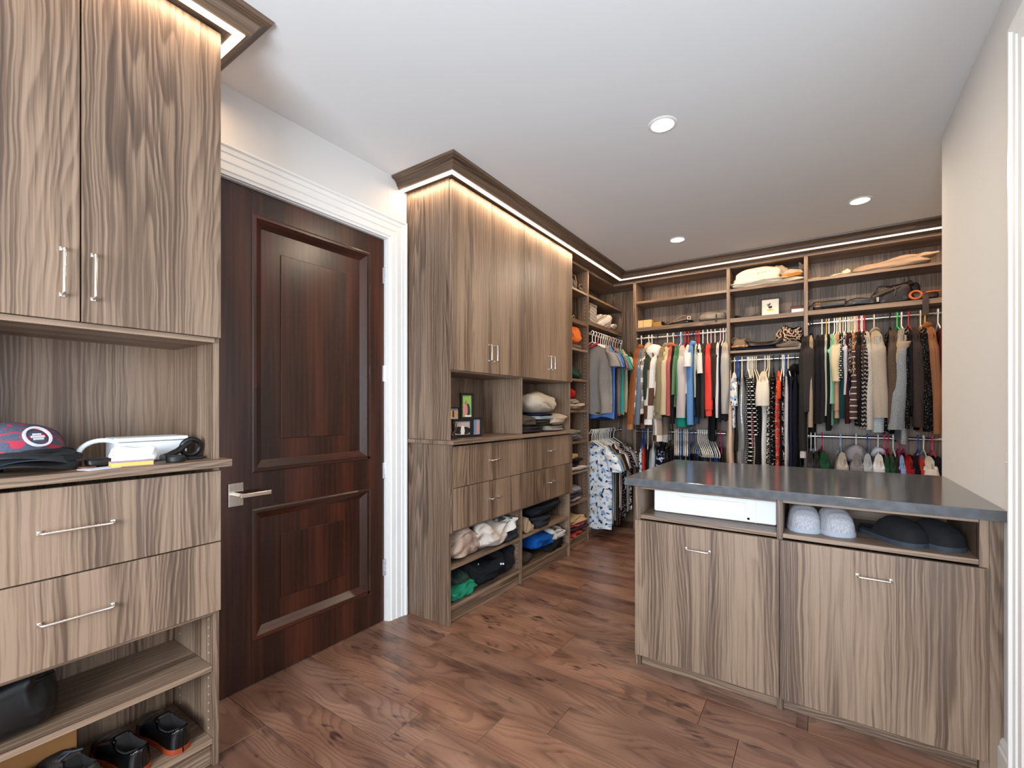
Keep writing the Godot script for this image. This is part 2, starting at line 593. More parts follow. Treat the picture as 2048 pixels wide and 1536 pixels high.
# a closed cloth shell hanging from y = 0: x runs across the shoulders, z is its thickness
func shell(w: float, len: float, th: float, drop: float, o: Dictionary) -> ArrayMesh:
	var nu := 45
	var nv := 22
	var p := PackedVector3Array()
	var uv := PackedVector2Array()
	var flare: float = o.get("flare", 1.0)
	var waist: float = o.get("waist", 1.0)
	var amp: float = o.get("amp", 0.35)
	var hem: float = o.get("hem", 0.012)
	var scoop: float = o.get("scoop", 0.05)
	var neck: float = o.get("neck", 0.07)
	var lz: float = o.get("lz", 0.0)
	var lx: float = o.get("lx", 0.0)
	var ph := rnd(0, 50)
	var kf := rnd(26, 40)
	for j in nv:
		var t := float(j) / (nv - 1)
		var ww := w * lerpf(1.0, flare, t) * (1.0 + (waist - 1.0) * sin(PI * clampf(t * 1.25, 0, 1)))
		for i in nu:
			var a := TAU * i / (nu - 1)
			var c := cos(a)
			var s := sin(a)
			var fx := signf(c) * pow(absf(c), 0.7)
			var x := ww * fx
			var topy := -drop * pow(absf(fx), 1.15)
			if absf(fx) * w < neck:
				topy -= (scoop if s > 0 else scoop * 0.3) * (1.0 - pow(fx * w / neck, 2.0))
			var y := lerpf(topy, -len + hem * sin(x * 22.0 + ph), t)
			var tt := th * lerpf(0.42, 1.0, smoothstep(0.0, 0.22, t))
			var fold := sin(x * kf + ph + 2.2 * nz.get_noise_2d(x * 300.0, y * 120.0 + ph * 9.0)) * amp * smoothstep(0.02, 0.5, t)
			var z := tt * (signf(s) * pow(absf(s), 0.62) * 1.0 + fold * (0.35 + 0.65 * absf(s)))
			x += 0.012 * nz.get_noise_2d(y * 260.0 + ph * 7.0, 5.0 + signf(fx) * 90.0) * t
			z += 0.010 * nz.get_noise_2d(y * 190.0, ph * 13.0) * t
			p.append(Vector3(x + lx * t, y, z + lz * t))
			uv.append(Vector2((w * fx if s >= 0 else 2.0 * w + w * (1.0 - fx)) + th * s, -y))
	var mb := MB.new()
	mb.grid(p, uv, nu, nv, true)
	var last := p.slice(p.size() - nu, p.size() - 1)
	for k in last.size():
		last[k] += Vector3(0, 0.012, 0)
	mb.fan(last, Vector3.DOWN)
	return mb.mesh()

# a sleeve from a to b with elliptical rings: rx in the garment's plane, rz across it
func sleeve(a: Vector3, b: Vector3, rx: float, rz: float, taper: float, bend: float, first := 0.0, gather := 0.5) -> ArrayMesh:
	var nu := 17
	var nv := 16
	var p := PackedVector3Array()
	var uv := PackedVector2Array()
	var ph := rnd(0, 60)
	var len := a.distance_to(b)
	for j in nv:
		var t := lerpf(first, 1.0, float(j) / (nv - 1))
		var c := a.lerp(b, t) + Vector3(signf(a.x) * bend * sin(PI * t), 0, 0)
		var k := lerpf(1.0, taper, t) * lerpf(0.62, 1.0, smoothstep(0.0, 0.16, t))
		for i in nu:
			var g := TAU * i / (nu - 1)
			var wr := 1.0 + 0.10 * nz.get_noise_2d(g * 55.0 + ph * 3.0, t * len * 130.0) + 0.20 * gather * nz.get_noise_3d(cos(g) * 60.0 + ph, t * len * 420.0, sin(g) * 60.0) + 0.07 * sin(3.0 * g + ph + 5.0 * t)
			var tilt := -0.06 * (1.0 - smoothstep(0.0, 0.18, t)) * cos(g) * signf(a.x)
			p.append(c + Vector3(cos(g) * rx * k * wr, tilt, sin(g) * rz * k * wr))
			uv.append(Vector2(g / TAU * PI * (rx + rz), t * len))
	var mb := MB.new()
	mb.grid(p, uv, nu, nv, true)
	var last := p.slice(p.size() - nu, p.size() - 1)
	for q in last.size():
		last[q] += (a - b).normalized() * 0.010
	mb.fan(last, (b - a).normalized())
	if first == 0.0:
		mb.fan(p.slice(0, nu - 1), Vector3.UP)
	return mb.mesh()

# one hanger and the garment on it; hook is the point of the rod it hangs on
func hang(called: String, label: String, category: String, hook: Vector3, turn: float, hc: String, held: String, mat: String, o := {}, group := "") -> void:
	if hc != "":
		var cols := {"white": "#e6e2da", "cream": "#d9cdb0", "red": "#b3262b", "black": "#17171a", "blue": "#1f4f9e", "pale blue": "#8fb4d6", "teal": "#3f8e9c", "green": "#38c257", "yellow": "#d9a52e", "magenta": "#b01f5f", "pink": "#e0306e", "light pink": "#e6b7b4", "grey": "#9a9a9a"}
		if not M.has("h" + hc):
			M["h" + hc] = hexm(cols[hc], 0.35)
		var hg := put("clothes_hanger", hanger_mesh, M["h" + hc])
		tag(hg, "%s plastic hanger holding the %s" % [hc, held], "hanger", group if group else "")
		hg.position = hook + Vector3(0, 0.0155, 0)
		hg.rotation.y = turn
		hg.scale.x = clampf((o.get("w", 0.2) * 0.80 - 0.008) / 0.206, 0.5, 1.1) if o.get("kind", "long") != "pants" else 0.98
		hg.scale.y = 0.92 if o.get("kind", "long") != "pants" else 1.0
	if called == "":
		return
	var t := thing(called, label, category, hook, turn)
	var m := cloth(mat)
	var kind: String = o.get("kind", "long")
	var w: float = o.get("w", 0.2)
	var drop: float = o.get("drop", 0.07)
	var len: float = o.get("len", 0.62)
	var th: float = o.get("th", 0.022)
	var y0 := -0.112
	if kind == "pants":
		y0 = -0.222
		drop = 0.004
		w = o.get("w", 0.16)
		var so := o.duplicate()
		so.merge({"scoop": 0.0, "amp": 0.3, "hem": 0.006}, true)
		put("trouser_legs", shell(w, len, th, drop, so), m, t).position = Vector3(0, y0, 0)
		return
	var bo := o.duplicate()
	put("body", shell(w, len, th, drop, bo), cloth(o.get("bmat", mat)), t).position = Vector3(0, y0, 0)
	var sl: float = o.get("sl", 0.58)
	var rz: float = o.get("rz", 0.045)
	var rx: float = o.get("rx", minf(0.048, rz * 1.2 + 0.01))
	if kind == "long" or kind == "tee":
		for s in [1.0, -1.0]:
			var a := Vector3(s * (w - rx * (0.55 if s > 0 else 1.0)), y0 - drop * 0.9 - 0.005, 0)
			var b := a + Vector3((0.012 if kind == "long" else 0.075) if s > 0 else 0.01, -sl, o.get("sz", 0.0) * (1.0 if s > 0 else 0.3))
			var tp: float = o.get("taper", 0.82 if kind == "long" else 1.12)
			put("sleeve", sleeve(a, b, rx, rz, tp, o.get("bend", 0.012), 0.0, o.get("gather", 0.5)), m, t)
			if o.has("cuff"):
				var e := (b - a).normalized()
				put("cuff", sleeve(b - e * 0.012, b + e * 0.062, rx * tp * 0.93, rz * tp * 0.93, 0.92, 0.0, 0.2, 0.1), cloth(o.cuff), t)
	if o.has("collar"):
		var p := PackedVector3Array()
		var cr: float = o.get("cr", 0.02)
		for k in 17:
			var a := TAU * k / 17.0
			p.append(Vector3(cos(a) * 0.066, y0 + 0.006 + 0.016 * cos(2.0 * a) - 0.02 * maxf(0.0, sin(a)), sin(a) * maxf(th, 0.022)))
		put("collar", MB.new().tube(p, cr, 9, -1.0, true).mesh(), cloth(o.collar), t)
	if o.has("hood"):
		var hm := blob(Vector3(0.19, 0.15, maxf(0.09, th * 3.0)), rng.randi() % 900, 0, 0.8, 0.05)
		put("hood", hm, cloth(o.hood), t).position = Vector3(o.get("hx", 0.055), y0 - o.get("hy", 0.105), 0.01)

# ---------------------------------------------------------------- soft and folded things
# a pillowy shape of the given size standing on y = 0; layers cuts grooves as between folds
func blob(size: Vector3, seed: int, layers := 0, sq := 0.45, amp := 0.06, taper := 0.0, sag := 0.0) -> ArrayMesh:
	var nu := 57
	var nv := 31
	var p := PackedVector3Array()
	var uv := PackedVector2Array()
	for j in nv:
		var la := PI * (float(j) / (nv - 1) - 0.5)
		var cy := signf(sin(la)) * pow(absf(sin(la)), sq)
		var cr := pow(maxf(cos(la), 0.0), sq)
		var yy := (cy + 1.0) * 0.5
		for i in nu:
			var a := TAU * i / (nu - 1)
			var c := cos(a)
			var s := sin(a)
			var x := cr * signf(c) * pow(absf(c), sq)
			var z := cr * signf(s) * pow(absf(s), sq)
			var k := 1.0
			if layers > 0:
				k -= 0.09 * pow(absf(cos(PI * layers * yy + 0.5 * sin(x * 2.0 + seed))), 10.0) * smoothstep(0.02, 0.15, yy)
			var rid := 1.0 - 2.0 * absf(nz.get_noise_3d(x * 95.0 + seed * 5.0, cy * 75.0 + z * 30.0, z * 95.0))
			var d := 1.0 + amp * 0.55 * rid + amp * 2.2 * nz.get_noise_3d(x * 62.0 + seed * 31.0, cy * 50.0, z * 62.0) + amp * 1.2 * nz.get_noise_3d(x * 190.0, cy * 150.0 + seed * 17.0, z * 190.0)
			x *= k * d * (1.0 - taper * yy)
			z *= k * d * (1.0 - taper * yy)
			var hh := yy * (1.0 + amp * 2.5 * nz.get_noise_2d(x * 70.0 + seed * 11.0, z * 70.0)) - sag * yy * (1.0 - minf(1.0, x * x))
			var q := Vector3(x * size.x * 0.5, maxf(hh, 0.0) * size.y, z * size.z * 0.5)
			p.append(q)
			uv.append(Vector2(q.x + 0.3 * q.z, q.y + 0.6 * q.z))
	var mb := MB.new()
	mb.grid(p, uv, nu, nv, true)
	return mb.mesh()

func soft(called: String, label: String, category: String, at: Vector3, size: Vector3, mat: String, o := {}) -> MeshInstance3D:
	var q := put(called, blob(size, o.get("seed", rng.randi() % 900), o.get("layers", 0), o.get("sq", 0.5), o.get("amp", 0.06), o.get("taper", 0.0), o.get("sag", 0.0)), M[mat] if M.has(mat) else cloth(mat))
	tag(q, label, category, o.get("group", ""))
	q.position = at
	q.rotation.y = deg_to_rad(o.get("turn", 0.0))
	q.rotation.z = deg_to_rad(o.get("roll", 0.0))
	return q

func bump(parent: Node3D, called: String, at: Vector3, size: Vector3, mat: Material, o := {}) -> MeshInstance3D:
	var q := put(called, blob(size, o.get("seed", rng.randi() % 900), o.get("layers", 0), o.get("sq", 0.6), o.get("amp", 0.03), o.get("taper", 0.0), o.get("sag", 0.0)), mat, parent)
	q.position = at
	q.rotation = Vector3(deg_to_rad(o.get("pitch", 0.0)), deg_to_rad(o.get("turn", 0.0)), deg_to_rad(o.get("roll", 0.0)))
	return q

func arc(c: Vector3, r: float, a0: float, a1: float, ex: Vector3, ey: Vector3, n := 16) -> PackedVector3Array:
	var p := PackedVector3Array()
	for k in n + 1:
		var a := deg_to_rad(lerpf(a0, a1, float(k) / n))
		p.append(c + ex * cos(a) * r + ey * sin(a) * r)
	return p

# ---------------------------------------------------------------- the scene
func _ready() -> void:
	rng.seed = 7
	nz.seed = 5
	nz.noise_type = FastNoiseLite.TYPE_SIMPLEX_SMOOTH
	nz.fractal_type = FastNoiseLite.FRACTAL_NONE
	# camera: level, lens shifted up a little
	var cam := Camera3D.new()
	cam.name = "camera"
	cam.projection = Camera3D.PROJECTION_FRUSTUM
	cam.near = 0.05
	cam.far = 60.0
	cam.size = 2.0 * 0.05 * 768.0 / 908.0
	cam.frustum_offset = Vector2(0, 0.05 * 48.0 / 908.0)
	cam.position = Vector3(0, 1.311, 0)
	cam.rotation.y = deg_to_rad(34.11)
	add_child(cam)
	cam.current = true
	# sky and exposure
	var env := Environment.new()
	env.background_mode = Environment.BG_COLOR
	env.background_color = Color(0.75, 0.85, 1.0)
	env.tonemap_mode = Environment.TONE_MAPPER_LINEAR
	env.tonemap_exposure = EXPOSURE
	env.sdfgi_enabled = true
	env.ssao_enabled = true
	env.ssil_enabled = true
	var we := WorldEnvironment.new()
	we.name = "world_environment"
	we.environment = env
	add_child(we)
	# daylight through the window behind the camera
	area_light("window_daylight", Vector3(-0.40, 1.42, 1.60), Vector3.ZERO, Vector2(1.6, 1.1), Color(0.90, 0.95, 1.0), E_WINDOW)
	area_light("doorway_fill", Vector3(0.80, 1.1, -1.485), Vector3(0, 90, 0), Vector2(0.9, 1.9), Color(0.90, 0.95, 1.0), E_DOORWAY_FILL)  # added fill light, set outside the unseen glazed door
	# the light strips under the crowns
	for q in STRIPS:
		area_light("strip_light", q[0], q[1], q[2], Color(1.0, 0.85, 0.69), E_STRIP * q[2].x)
	make_materials()
	make_hanger()
	room()
	for q in CANS:
		can_light(q)
	crowns()
	left_cabinet()
	tower()
	column_unit()
	corner_unit()
	back_units()
	island()
	small_things()
	clothes()

const EXPOSURE := 0.86
const E_WINDOW := 20.0
const E_DOORWAY_FILL := 2.2
const E_STRIP := 0.45
const E_CAN := 1.7
const DOWN := Vector3(-90, 0, 0)
var STRIPS := [
	[Vector3(-1.774, 2.682, -0.36), Vector3(-90, 90, 0), Vector2(0.94, 0.024)],
	[Vector3(-1.985, 2.682, -0.823), DOWN, Vector2(0.40, 0.024)],
	[Vector3(-1.985, 2.682, -1.996), DOWN, Vector2(0.40, 0.024)],
	[Vector3(-1.774, 2.682, -2.66), Vector3(-90, 90, 0), Vector2(1.30, 0.024)],
	[Vector3(-1.774, 2.682, -4.01), Vector3(-90, 90, 0), Vector2(1.34, 0.024)],
	[Vector3(-1.0, 2.682, -4.703), DOWN, Vector2(1.5, 0.024)],
	[Vector3(0.5, 2.682, -4.703), DOWN, Vector2(1.5, 0.024)],
]
var CANS := [Vector3(-0.662, 2.755, -2.344), Vector3(-1.008, 2.755, -4.017), Vector3(0.233, 2.755, -3.974)]

func area_light(called: String, at: Vector3, rot: Vector3, size: Vector2, c: Color, e: float) -> void:
	var l := AreaLight3D.new()
	l.name = numbered(called)
	add_child(l, true)
	l.position = at
	l.rotation_degrees = rot
	l.area_size = size
	l.light_color = c
	l.light_energy = e
	l.area_range = 12.0
	l.area_attenuation = 2.0
	l.shadow_enabled = true

func can_light(at: Vector3) -> void:
	var where := "in front of the tall cabinet tower" if at.z > -3.0 else ("near the inner corner of the crown" if at.x < 0 else "above the far side of the island")
	var o := thing("recessed_light", "round white recessed ceiling light " + where, "light", at)
	put("trim_ring", MB.new().lathe(PackedVector2Array([Vector2(0.056, 0.0), Vector2(0.056, -0.005), Vector2(0.064, -0.005), Vector2(0.072, -0.001), Vector2(0.072, 0.0)]), Vector3.ZERO, Basis(), 28).mesh(), M.trim, o)
	put("glowing_lens", MB.new().lathe(PackedVector2Array([Vector2(0.0001, -0.0075), Vector2(0.050, -0.006), Vector2(0.057, -0.003), Vector2(0.057, 0.0)]), Vector3.ZERO, Basis(), 28).mesh(), M.can, o)
	area_light("can_light", at + Vector3(0, -0.012, 0), DOWN, Vector2(0.09, 0.09), Color(1.0, 0.92, 0.81), E_CAN)

func V(x: float, y: float, z: float) -> Vector3:
	return Vector3(x, y, z)

func room() -> void:
	# floor: a slab under separate planks, 20 cm wide, along x
	var fl := struct("floor", boxes([[V(-2.35, -0.08, -5.2), V(1.4, -0.0125, 1.8)]]), M.subfloor)
	var first := {-5: -0.90, -6: -1.42, -7: -1.113, -8: -0.905, -9: -1.78, -10: -0.42, -11: -1.17, -4: -1.89, -12: -0.6, -13: -1.45}
	for r in range(-25, 9):
		var z1 := r * 0.2016 + 0.024
		var z0 := z1 - 0.2016
		var x := -2.34
		var nxt: float = first.get(r, rnd(-2.0, -0.6))
		while x < 1.38:
			var xe := minf(nxt, 1.38)
			var mb := MB.new()
			var row := rng.randi() % 4
			mb.box(Vector3.ZERO, V(xe - x - 0.0012, 0.0125, z1 - z0 - 0.0012), 0.0012, 0, Vector2(row * 0.2, rnd(0, 2.4)))
			var pk := put("plank", mb.mesh(), M.plank[rng.randi() % 5], fl)
			pk.position = V((x + xe) * 0.5, -0.00625, (z0 + z1) * 0.5)
			x = xe
			nxt = x + rnd(0.9, 1.9)
	struct("ceiling", boxes([[V(-2.35, 2.755, -5.25), V(1.45, 2.90, 1.85)]]), M.ceiling)
	struct("wall_left", boxes([[V(-2.34, 0, -5.2), V(-2.2, 2.755, -1.885)], [V(-2.34, 0, -0.915), V(-2.2, 2.755, 1.8)], [V(-2.34, 2.352, -1.885), V(-2.2, 2.755, -0.915)]]), M.wall)
	struct("wall_back", boxes([[V(-2.2, 0, -5.25), V(1.42, 2.755, -5.125)]]), M.wall)
	struct("wall_right", boxes([[V(0.537, 0, -3.27), V(0.66, 2.755, -1.985)], [V(0.537, 2.40, -1.985), V(0.66, 2.755, -0.985)], [V(0.537, 0, -0.985), V(0.66, 2.755, 1.8)]]), M.wall)
	struct("wall_closet_side", boxes([[V(1.31, 0, -5.125), V(1.42, 2.755, -3.27)], [V(0.66, 0, -3.27), V(1.42, 2.755, -3.15)]]), M.wall)
	struct("wall_front", boxes([[V(-2.2, 0, 1.68), V(0.537, 0.85, 1.8)], [V(-2.2, 2.25, 1.68), V(0.537, 2.755, 1.8)], [V(-2.2, 0.85, 1.68), V(-1.25, 2.25, 1.8)], [V(0.45, 0.85, 1.68), V(0.537, 2.25, 1.8)]]), M.wall)
	# the window behind the camera
	var wn := struct("window_1", boxes([[V(-1.25, 0.85, 1.70), V(-1.20, 2.25, 1.76)], [V(0.40, 0.85, 1.70), V(0.45, 2.25, 1.76)], [V(-1.25, 0.85, 1.70), V(0.45, 0.90, 1.76)], [V(-1.25, 2.20, 1.70), V(0.45, 2.25, 1.76)], [V(-0.425, 0.9, 1.71), V(-0.375, 2.2, 1.75)]]), M.trim)
	for s in [-1.2025, -0.3775]:
		put("window_pane", boxes([[V(s + 0.002, 0.9, 1.728), V(s + 0.777, 2.2, 1.734)]]), M.glass, wn)
	# the mahogany door in the left wall
	var d := struct("door_1", boxes([
		[V(-2.262, 0.006, -1.870), V(-2.22, 2.345, -1.767)], [V(-2.262, 0.006, -1.085), V(-2.22, 2.345, -0.927)],
		[V(-2.262, 2.235, -1.767), V(-2.22, 2.345, -1.085)], [V(-2.262, 0.833, -1.767), V(-2.22, 1.003, -1.085)], [V(-2.262, 0.006, -1.767), V(-2.22, 0.203, -1.085)]]), M.door)
	for q in [[1.003, 2.235], [0.203, 0.833]]:
		var mb := MB.new()
		var pr := PackedVector2Array([Vector2(0.0, -0.03), Vector2(0.0, 0.002), Vector2(-0.008, 0.006), Vector2(-0.020, 0.006), Vector2(-0.022, 0.001), Vector2(-0.058, -0.026), Vector2(-0.060, -0.03)])
		var z0 := -1.767
		var z1 := -1.085
		mb.sweep(pr, PackedVector2Array([Vector2(z0, q[0]), Vector2(z0, q[1]), Vector2(z1, q[1]), Vector2(z1, q[0]), Vector2(z0, q[0])]), Transform3D(V(0, 0, 1), V(0, 1, 0), V(1, 0, 0), V(-2.22, 0, 0)))
		put("panel_moulding", mb.mesh(), M.door, d)
		var pm := MB.new()
		pm.box(V(-2.2525, (q[0] + q[1]) * 0.5, (z0 + z1) * 0.5), V(0.016, q[1] - q[0] - 0.02, z1 - z0 - 0.02), 0.001)
		pm.box(V(-2.2465, (q[0] + q[1]) * 0.5, (z0 + z1) * 0.5), V(0.014, q[1] - q[0] - 0.310, z1 - z0 - 0.302), 0.003)
		put("raised_panel", pm.mesh(), M.door, d)
	var plate := put("handle_plate", MB.new().box(V(-2.216, 0.913, -1.013), V(0.008, 0.106, 0.066), 0.003).mesh(), M.chrome, d)
	var lv := MB.new().tube(PackedVector3Array([V(-2.214, 0.911, -1.016), V(-2.168, 0.911, -1.016)]), 0.011, 12)
	lv.box(V(-2.163, 0.912, -1.077), V(0.013, 0.020, 0.142), 0.003)
	put("lever", lv.mesh(), M.nickel, plate)
	for y in [0.333, 0.927, 1.523, 2.123]:
		var hg := MB.new().tube(PackedVector3Array([V(-2.212, y - 0.05, -1.878), V(-2.212, y + 0.05, -1.878)]), 0.007, 10)
		for k in 3:
			hg.tube(PackedVector3Array([V(-2.212, y - 0.045 + 0.03 * k, -1.878), V(-2.212, y - 0.019 + 0.03 * k, -1.878)]), 0.0085, 10)
		hg.box(V(-2.2165, y, -1.868), V(0.003, 0.098, 0.022), 0.0005)
		put("hinge", hg.mesh(), M.steel, d)
	var cas := PackedVector2Array([Vector2(0.0, 0.0), Vector2(0.0, 0.010), Vector2(0.012, 0.012), Vector2(0.018, 0.017), Vector2(0.050, 0.017), Vector2(0.056, 0.021), Vector2(0.088, 0.021), Vector2(0.093, 0.025), Vector2(0.112, 0.027), Vector2(0.120, 0.034), Vector2(0.130, 0.034), Vector2(0.134, 0.0)])
	var f := Transform3D(V(0, 0, 1), V(0, 1, 0), V(1, 0, 0), V(-2.2, 0, 0))
	struct("trim_1", MB.new().sweep(cas, PackedVector2Array([Vector2(-1.884, 0), Vector2(-1.884, 2.352), Vector2(-0.916, 2.352), Vector2(-0.916, 0)]), f).mesh(), M.trim)
	struct("trim_2", boxes([[V(-2.335, 0, -1.8848), V(-2.203, 2.351, -1.876)], [V(-2.335, 0, -0.924), V(-2.203, 2.351, -0.9152)], [V(-2.335, 2.3465, -1.876), V(-2.203, 2.3518, -0.924)]]), M.trim)
	struct("baseboard_left", MB.new().sweep(PackedVector2Array([Vector2(0, 0.0), Vector2(0.0, 0.19), Vector2(0.008, 0.19), Vector2(0.012, 0.165), Vector2(0.014, 0.0)]), PackedVector2Array([Vector2(-2.2, -2.0185), Vector2(-2.2, -2.036)]), Transform3D(V(1, 0, 0), V(0, 0, 1), V(0, 1, 0), Vector3.ZERO)).mesh(), M.trim)
	# casing of the opening in the right wall, and an added, unseen glazed door for fill light
	var g := Transform3D(V(0, 0, 1), V(0, 1, 0), V(-1, 0, 0), V(0.537, 0, 0))
	struct("trim_3", MB.new().sweep(cas, PackedVector2Array([Vector2(-1.985, 0), Vector2(-1.985, 2.40), Vector2(-0.985, 2.40), Vector2(-0.985, 0)]), g).mesh(), M.trim)
	var gd := struct("door_2", boxes([[V(0.60, 0.006, -1.98), V(0.64, 2.395, -1.88)], [V(0.60, 0.006, -1.09), V(0.64, 2.395, -0.99)], [V(0.60, 0.006, -1.88), V(0.64, 0.2, -1.09)], [V(0.60, 2.28, -1.88), V(0.64, 2.395, -1.09)]]), M.trim)
	put("door_pane", boxes([[V(0.617, 0.2, -1.88), V(0.623, 2.28, -1.09)]]), M.glass, gd)
	struct("baseboard_right", MB.new().sweep(PackedVector2Array([Vector2(0, 0.0), Vector2(0.016, 0.0), Vector2(0.016, 0.115), Vector2(0.011, 0.123), Vector2(0.011, 0.135), Vector2(0.005, 0.15), Vector2(0.0, 0.15)]), PackedVector2Array([Vector2(0.537, -2.2995), Vector2(0.537, -2.1195)]), Transform3D(V(1, 0, 0), V(0, 0, 1), V(0, 1, 0), Vector3.ZERO)).mesh(), M.trim)
	# the switch beside the casing
	var sw := thing("light_switch", "white rocker light switch on the right wall above the island counter", "switch", V(0.537, 1.095, -2.195))
	put("wall_plate", MB.new().box(V(-0.003, 0, 0), V(0.006, 0.115, 0.112), 0.002).mesh(), M.trim, sw)
	for s in [-0.024, 0.024]:
		var rk := MB.new().box(Vector3.ZERO, V(0.006, 0.066, 0.032), 0.0015)
		var ro := put("rocker", rk.mesh(), M.trim, sw)
		ro.position = V(-0.0078, 0, s)
		ro.rotation.z = deg_to_rad(4.0)

func crowns() -> void:
	var pr := PackedVector2Array([Vector2(-0.14, 2.690), Vector2(0.068, 2.690), Vector2(0.073, 2.693), Vector2(0.073, 2.700), Vector2(0.079, 2.703), Vector2(0.082, 2.711), Vector2(0.087, 2.720), Vector2(0.094, 2.728), Vector2(0.103, 2.735), Vector2(0.113, 2.739), Vector2(0.122, 2.741), Vector2(0.126, 2.7545), Vector2(-0.14, 2.7545)])
	var led := PackedVector2Array([Vector2(0.027, 2.685), Vector2(0.055, 2.685), Vector2(0.055, 2.6902), Vector2(0.027, 2.6902)])
	var f := Transform3D(V(1, 0, 0), V(0, 0, 1), V(0, 1, 0), Vector3.ZERO)
	var paths := [
		["walnut crown moulding with a glowing strip on top of the left cabinet", PackedVector2Array([Vector2(-1.815, 0.13), Vector2(-1.815, -0.782), Vector2(-2.199, -0.782)])],
		["long walnut crown moulding with a glowing strip above the tower, corner and back units", PackedVector2Array([Vector2(-2.199, -2.037), Vector2(-1.815, -2.037), Vector2(-1.815, -4.744), Vector2(1.305, -4.744)])]]
	for q in paths:
		var o := thing("crown_moulding", q[0], "moulding", Vector3.ZERO)
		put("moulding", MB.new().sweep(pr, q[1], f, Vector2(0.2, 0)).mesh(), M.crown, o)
		put("light_strip", MB.new().sweep(led, q[1], f).mesh(), M.led, o)

func left_cabinet() -> void:
	var o := thing("wardrobe_cabinet", "tall walnut cabinet at the left with two doors, an open niche and two wide drawers", "cabinet", V(-2.0, 0, -0.39))
	var zb := -0.782
	board(o, "side_panel", V(-2.199, 0, zb), V(-1.836, 2.689, zb + 0.019))
	board(o, "side_panel", V(-2.199, 0, -0.019), V(-1.836, 2.689, 0.0))
	board(o, "back_panel", V(-2.199, 0.06, zb + 0.0195), V(-2.186, 2.662, -0.0195))
	board(o, "top_panel", V(-2.185, 2.663, zb + 0.0195), V(-1.836, 2.689, -0.0195), 2)
	board(o, "niche_ceiling", V(-2.185, 1.548, zb + 0.0195), V(-1.824, 1.566, -0.0195), 2)
	board(o, "counter", V(-2.198, 1.096, zb - 0.026), V(-1.79, 1.124, 0.02), 2, null, 0.003)
	board(o, "drawer_deck", V(-2.185, 0.555, zb + 0.0195), V(-1.838, 0.571, -0.0195), 2)
	board(o, "shelf", V(-2.185, 0.346, zb + 0.0195), V(-1.845, 0.366, -0.0195), 2)
	board(o, "bottom_shelf", V(-2.185, 0.082, zb + 0.0195), V(-1.84, 0.102, -0.0195), 2)
	board(o, "toe_kick", V(-1.87, 0, zb + 0.0195), V(-1.855, 0.0815, -0.0195), 2)
	for q in [[zb + 0.003, -0.4, -0.4255], [-0.396, -0.003, -0.3575]]:
		var dr := board(o, "cabinet_door", V(-1.835, 1.567, q[0]), V(-1.815, 2.681, q[1]))
		pull(dr, V(-1.815, 1.705, q[2]), V(0, 1, 0), V(1, 0, 0), 0.132)
	for q in [[0.826, 1.082], [0.572, 0.822]]:
		var dr := board(o, "drawer", V(-1.835, q[0], zb + 0.003), V(-1.815, q[1], -0.003))
		pull(dr, V(-1.815, (q[0] + q[1]) * 0.5 + 0.005, -0.391), V(0, 0, 1), V(1, 0, 0), 0.16)
	var h := []
	for x in [-1.875, -2.13]:
		for k in 15:
			if absf(0.125 + k * 0.031 - 0.356) > 0.018:
				h.append(V(x, 0.125 + k * 0.031, zb + 0.0195))
	pin_holes(o, h, V(0, 0, 1))

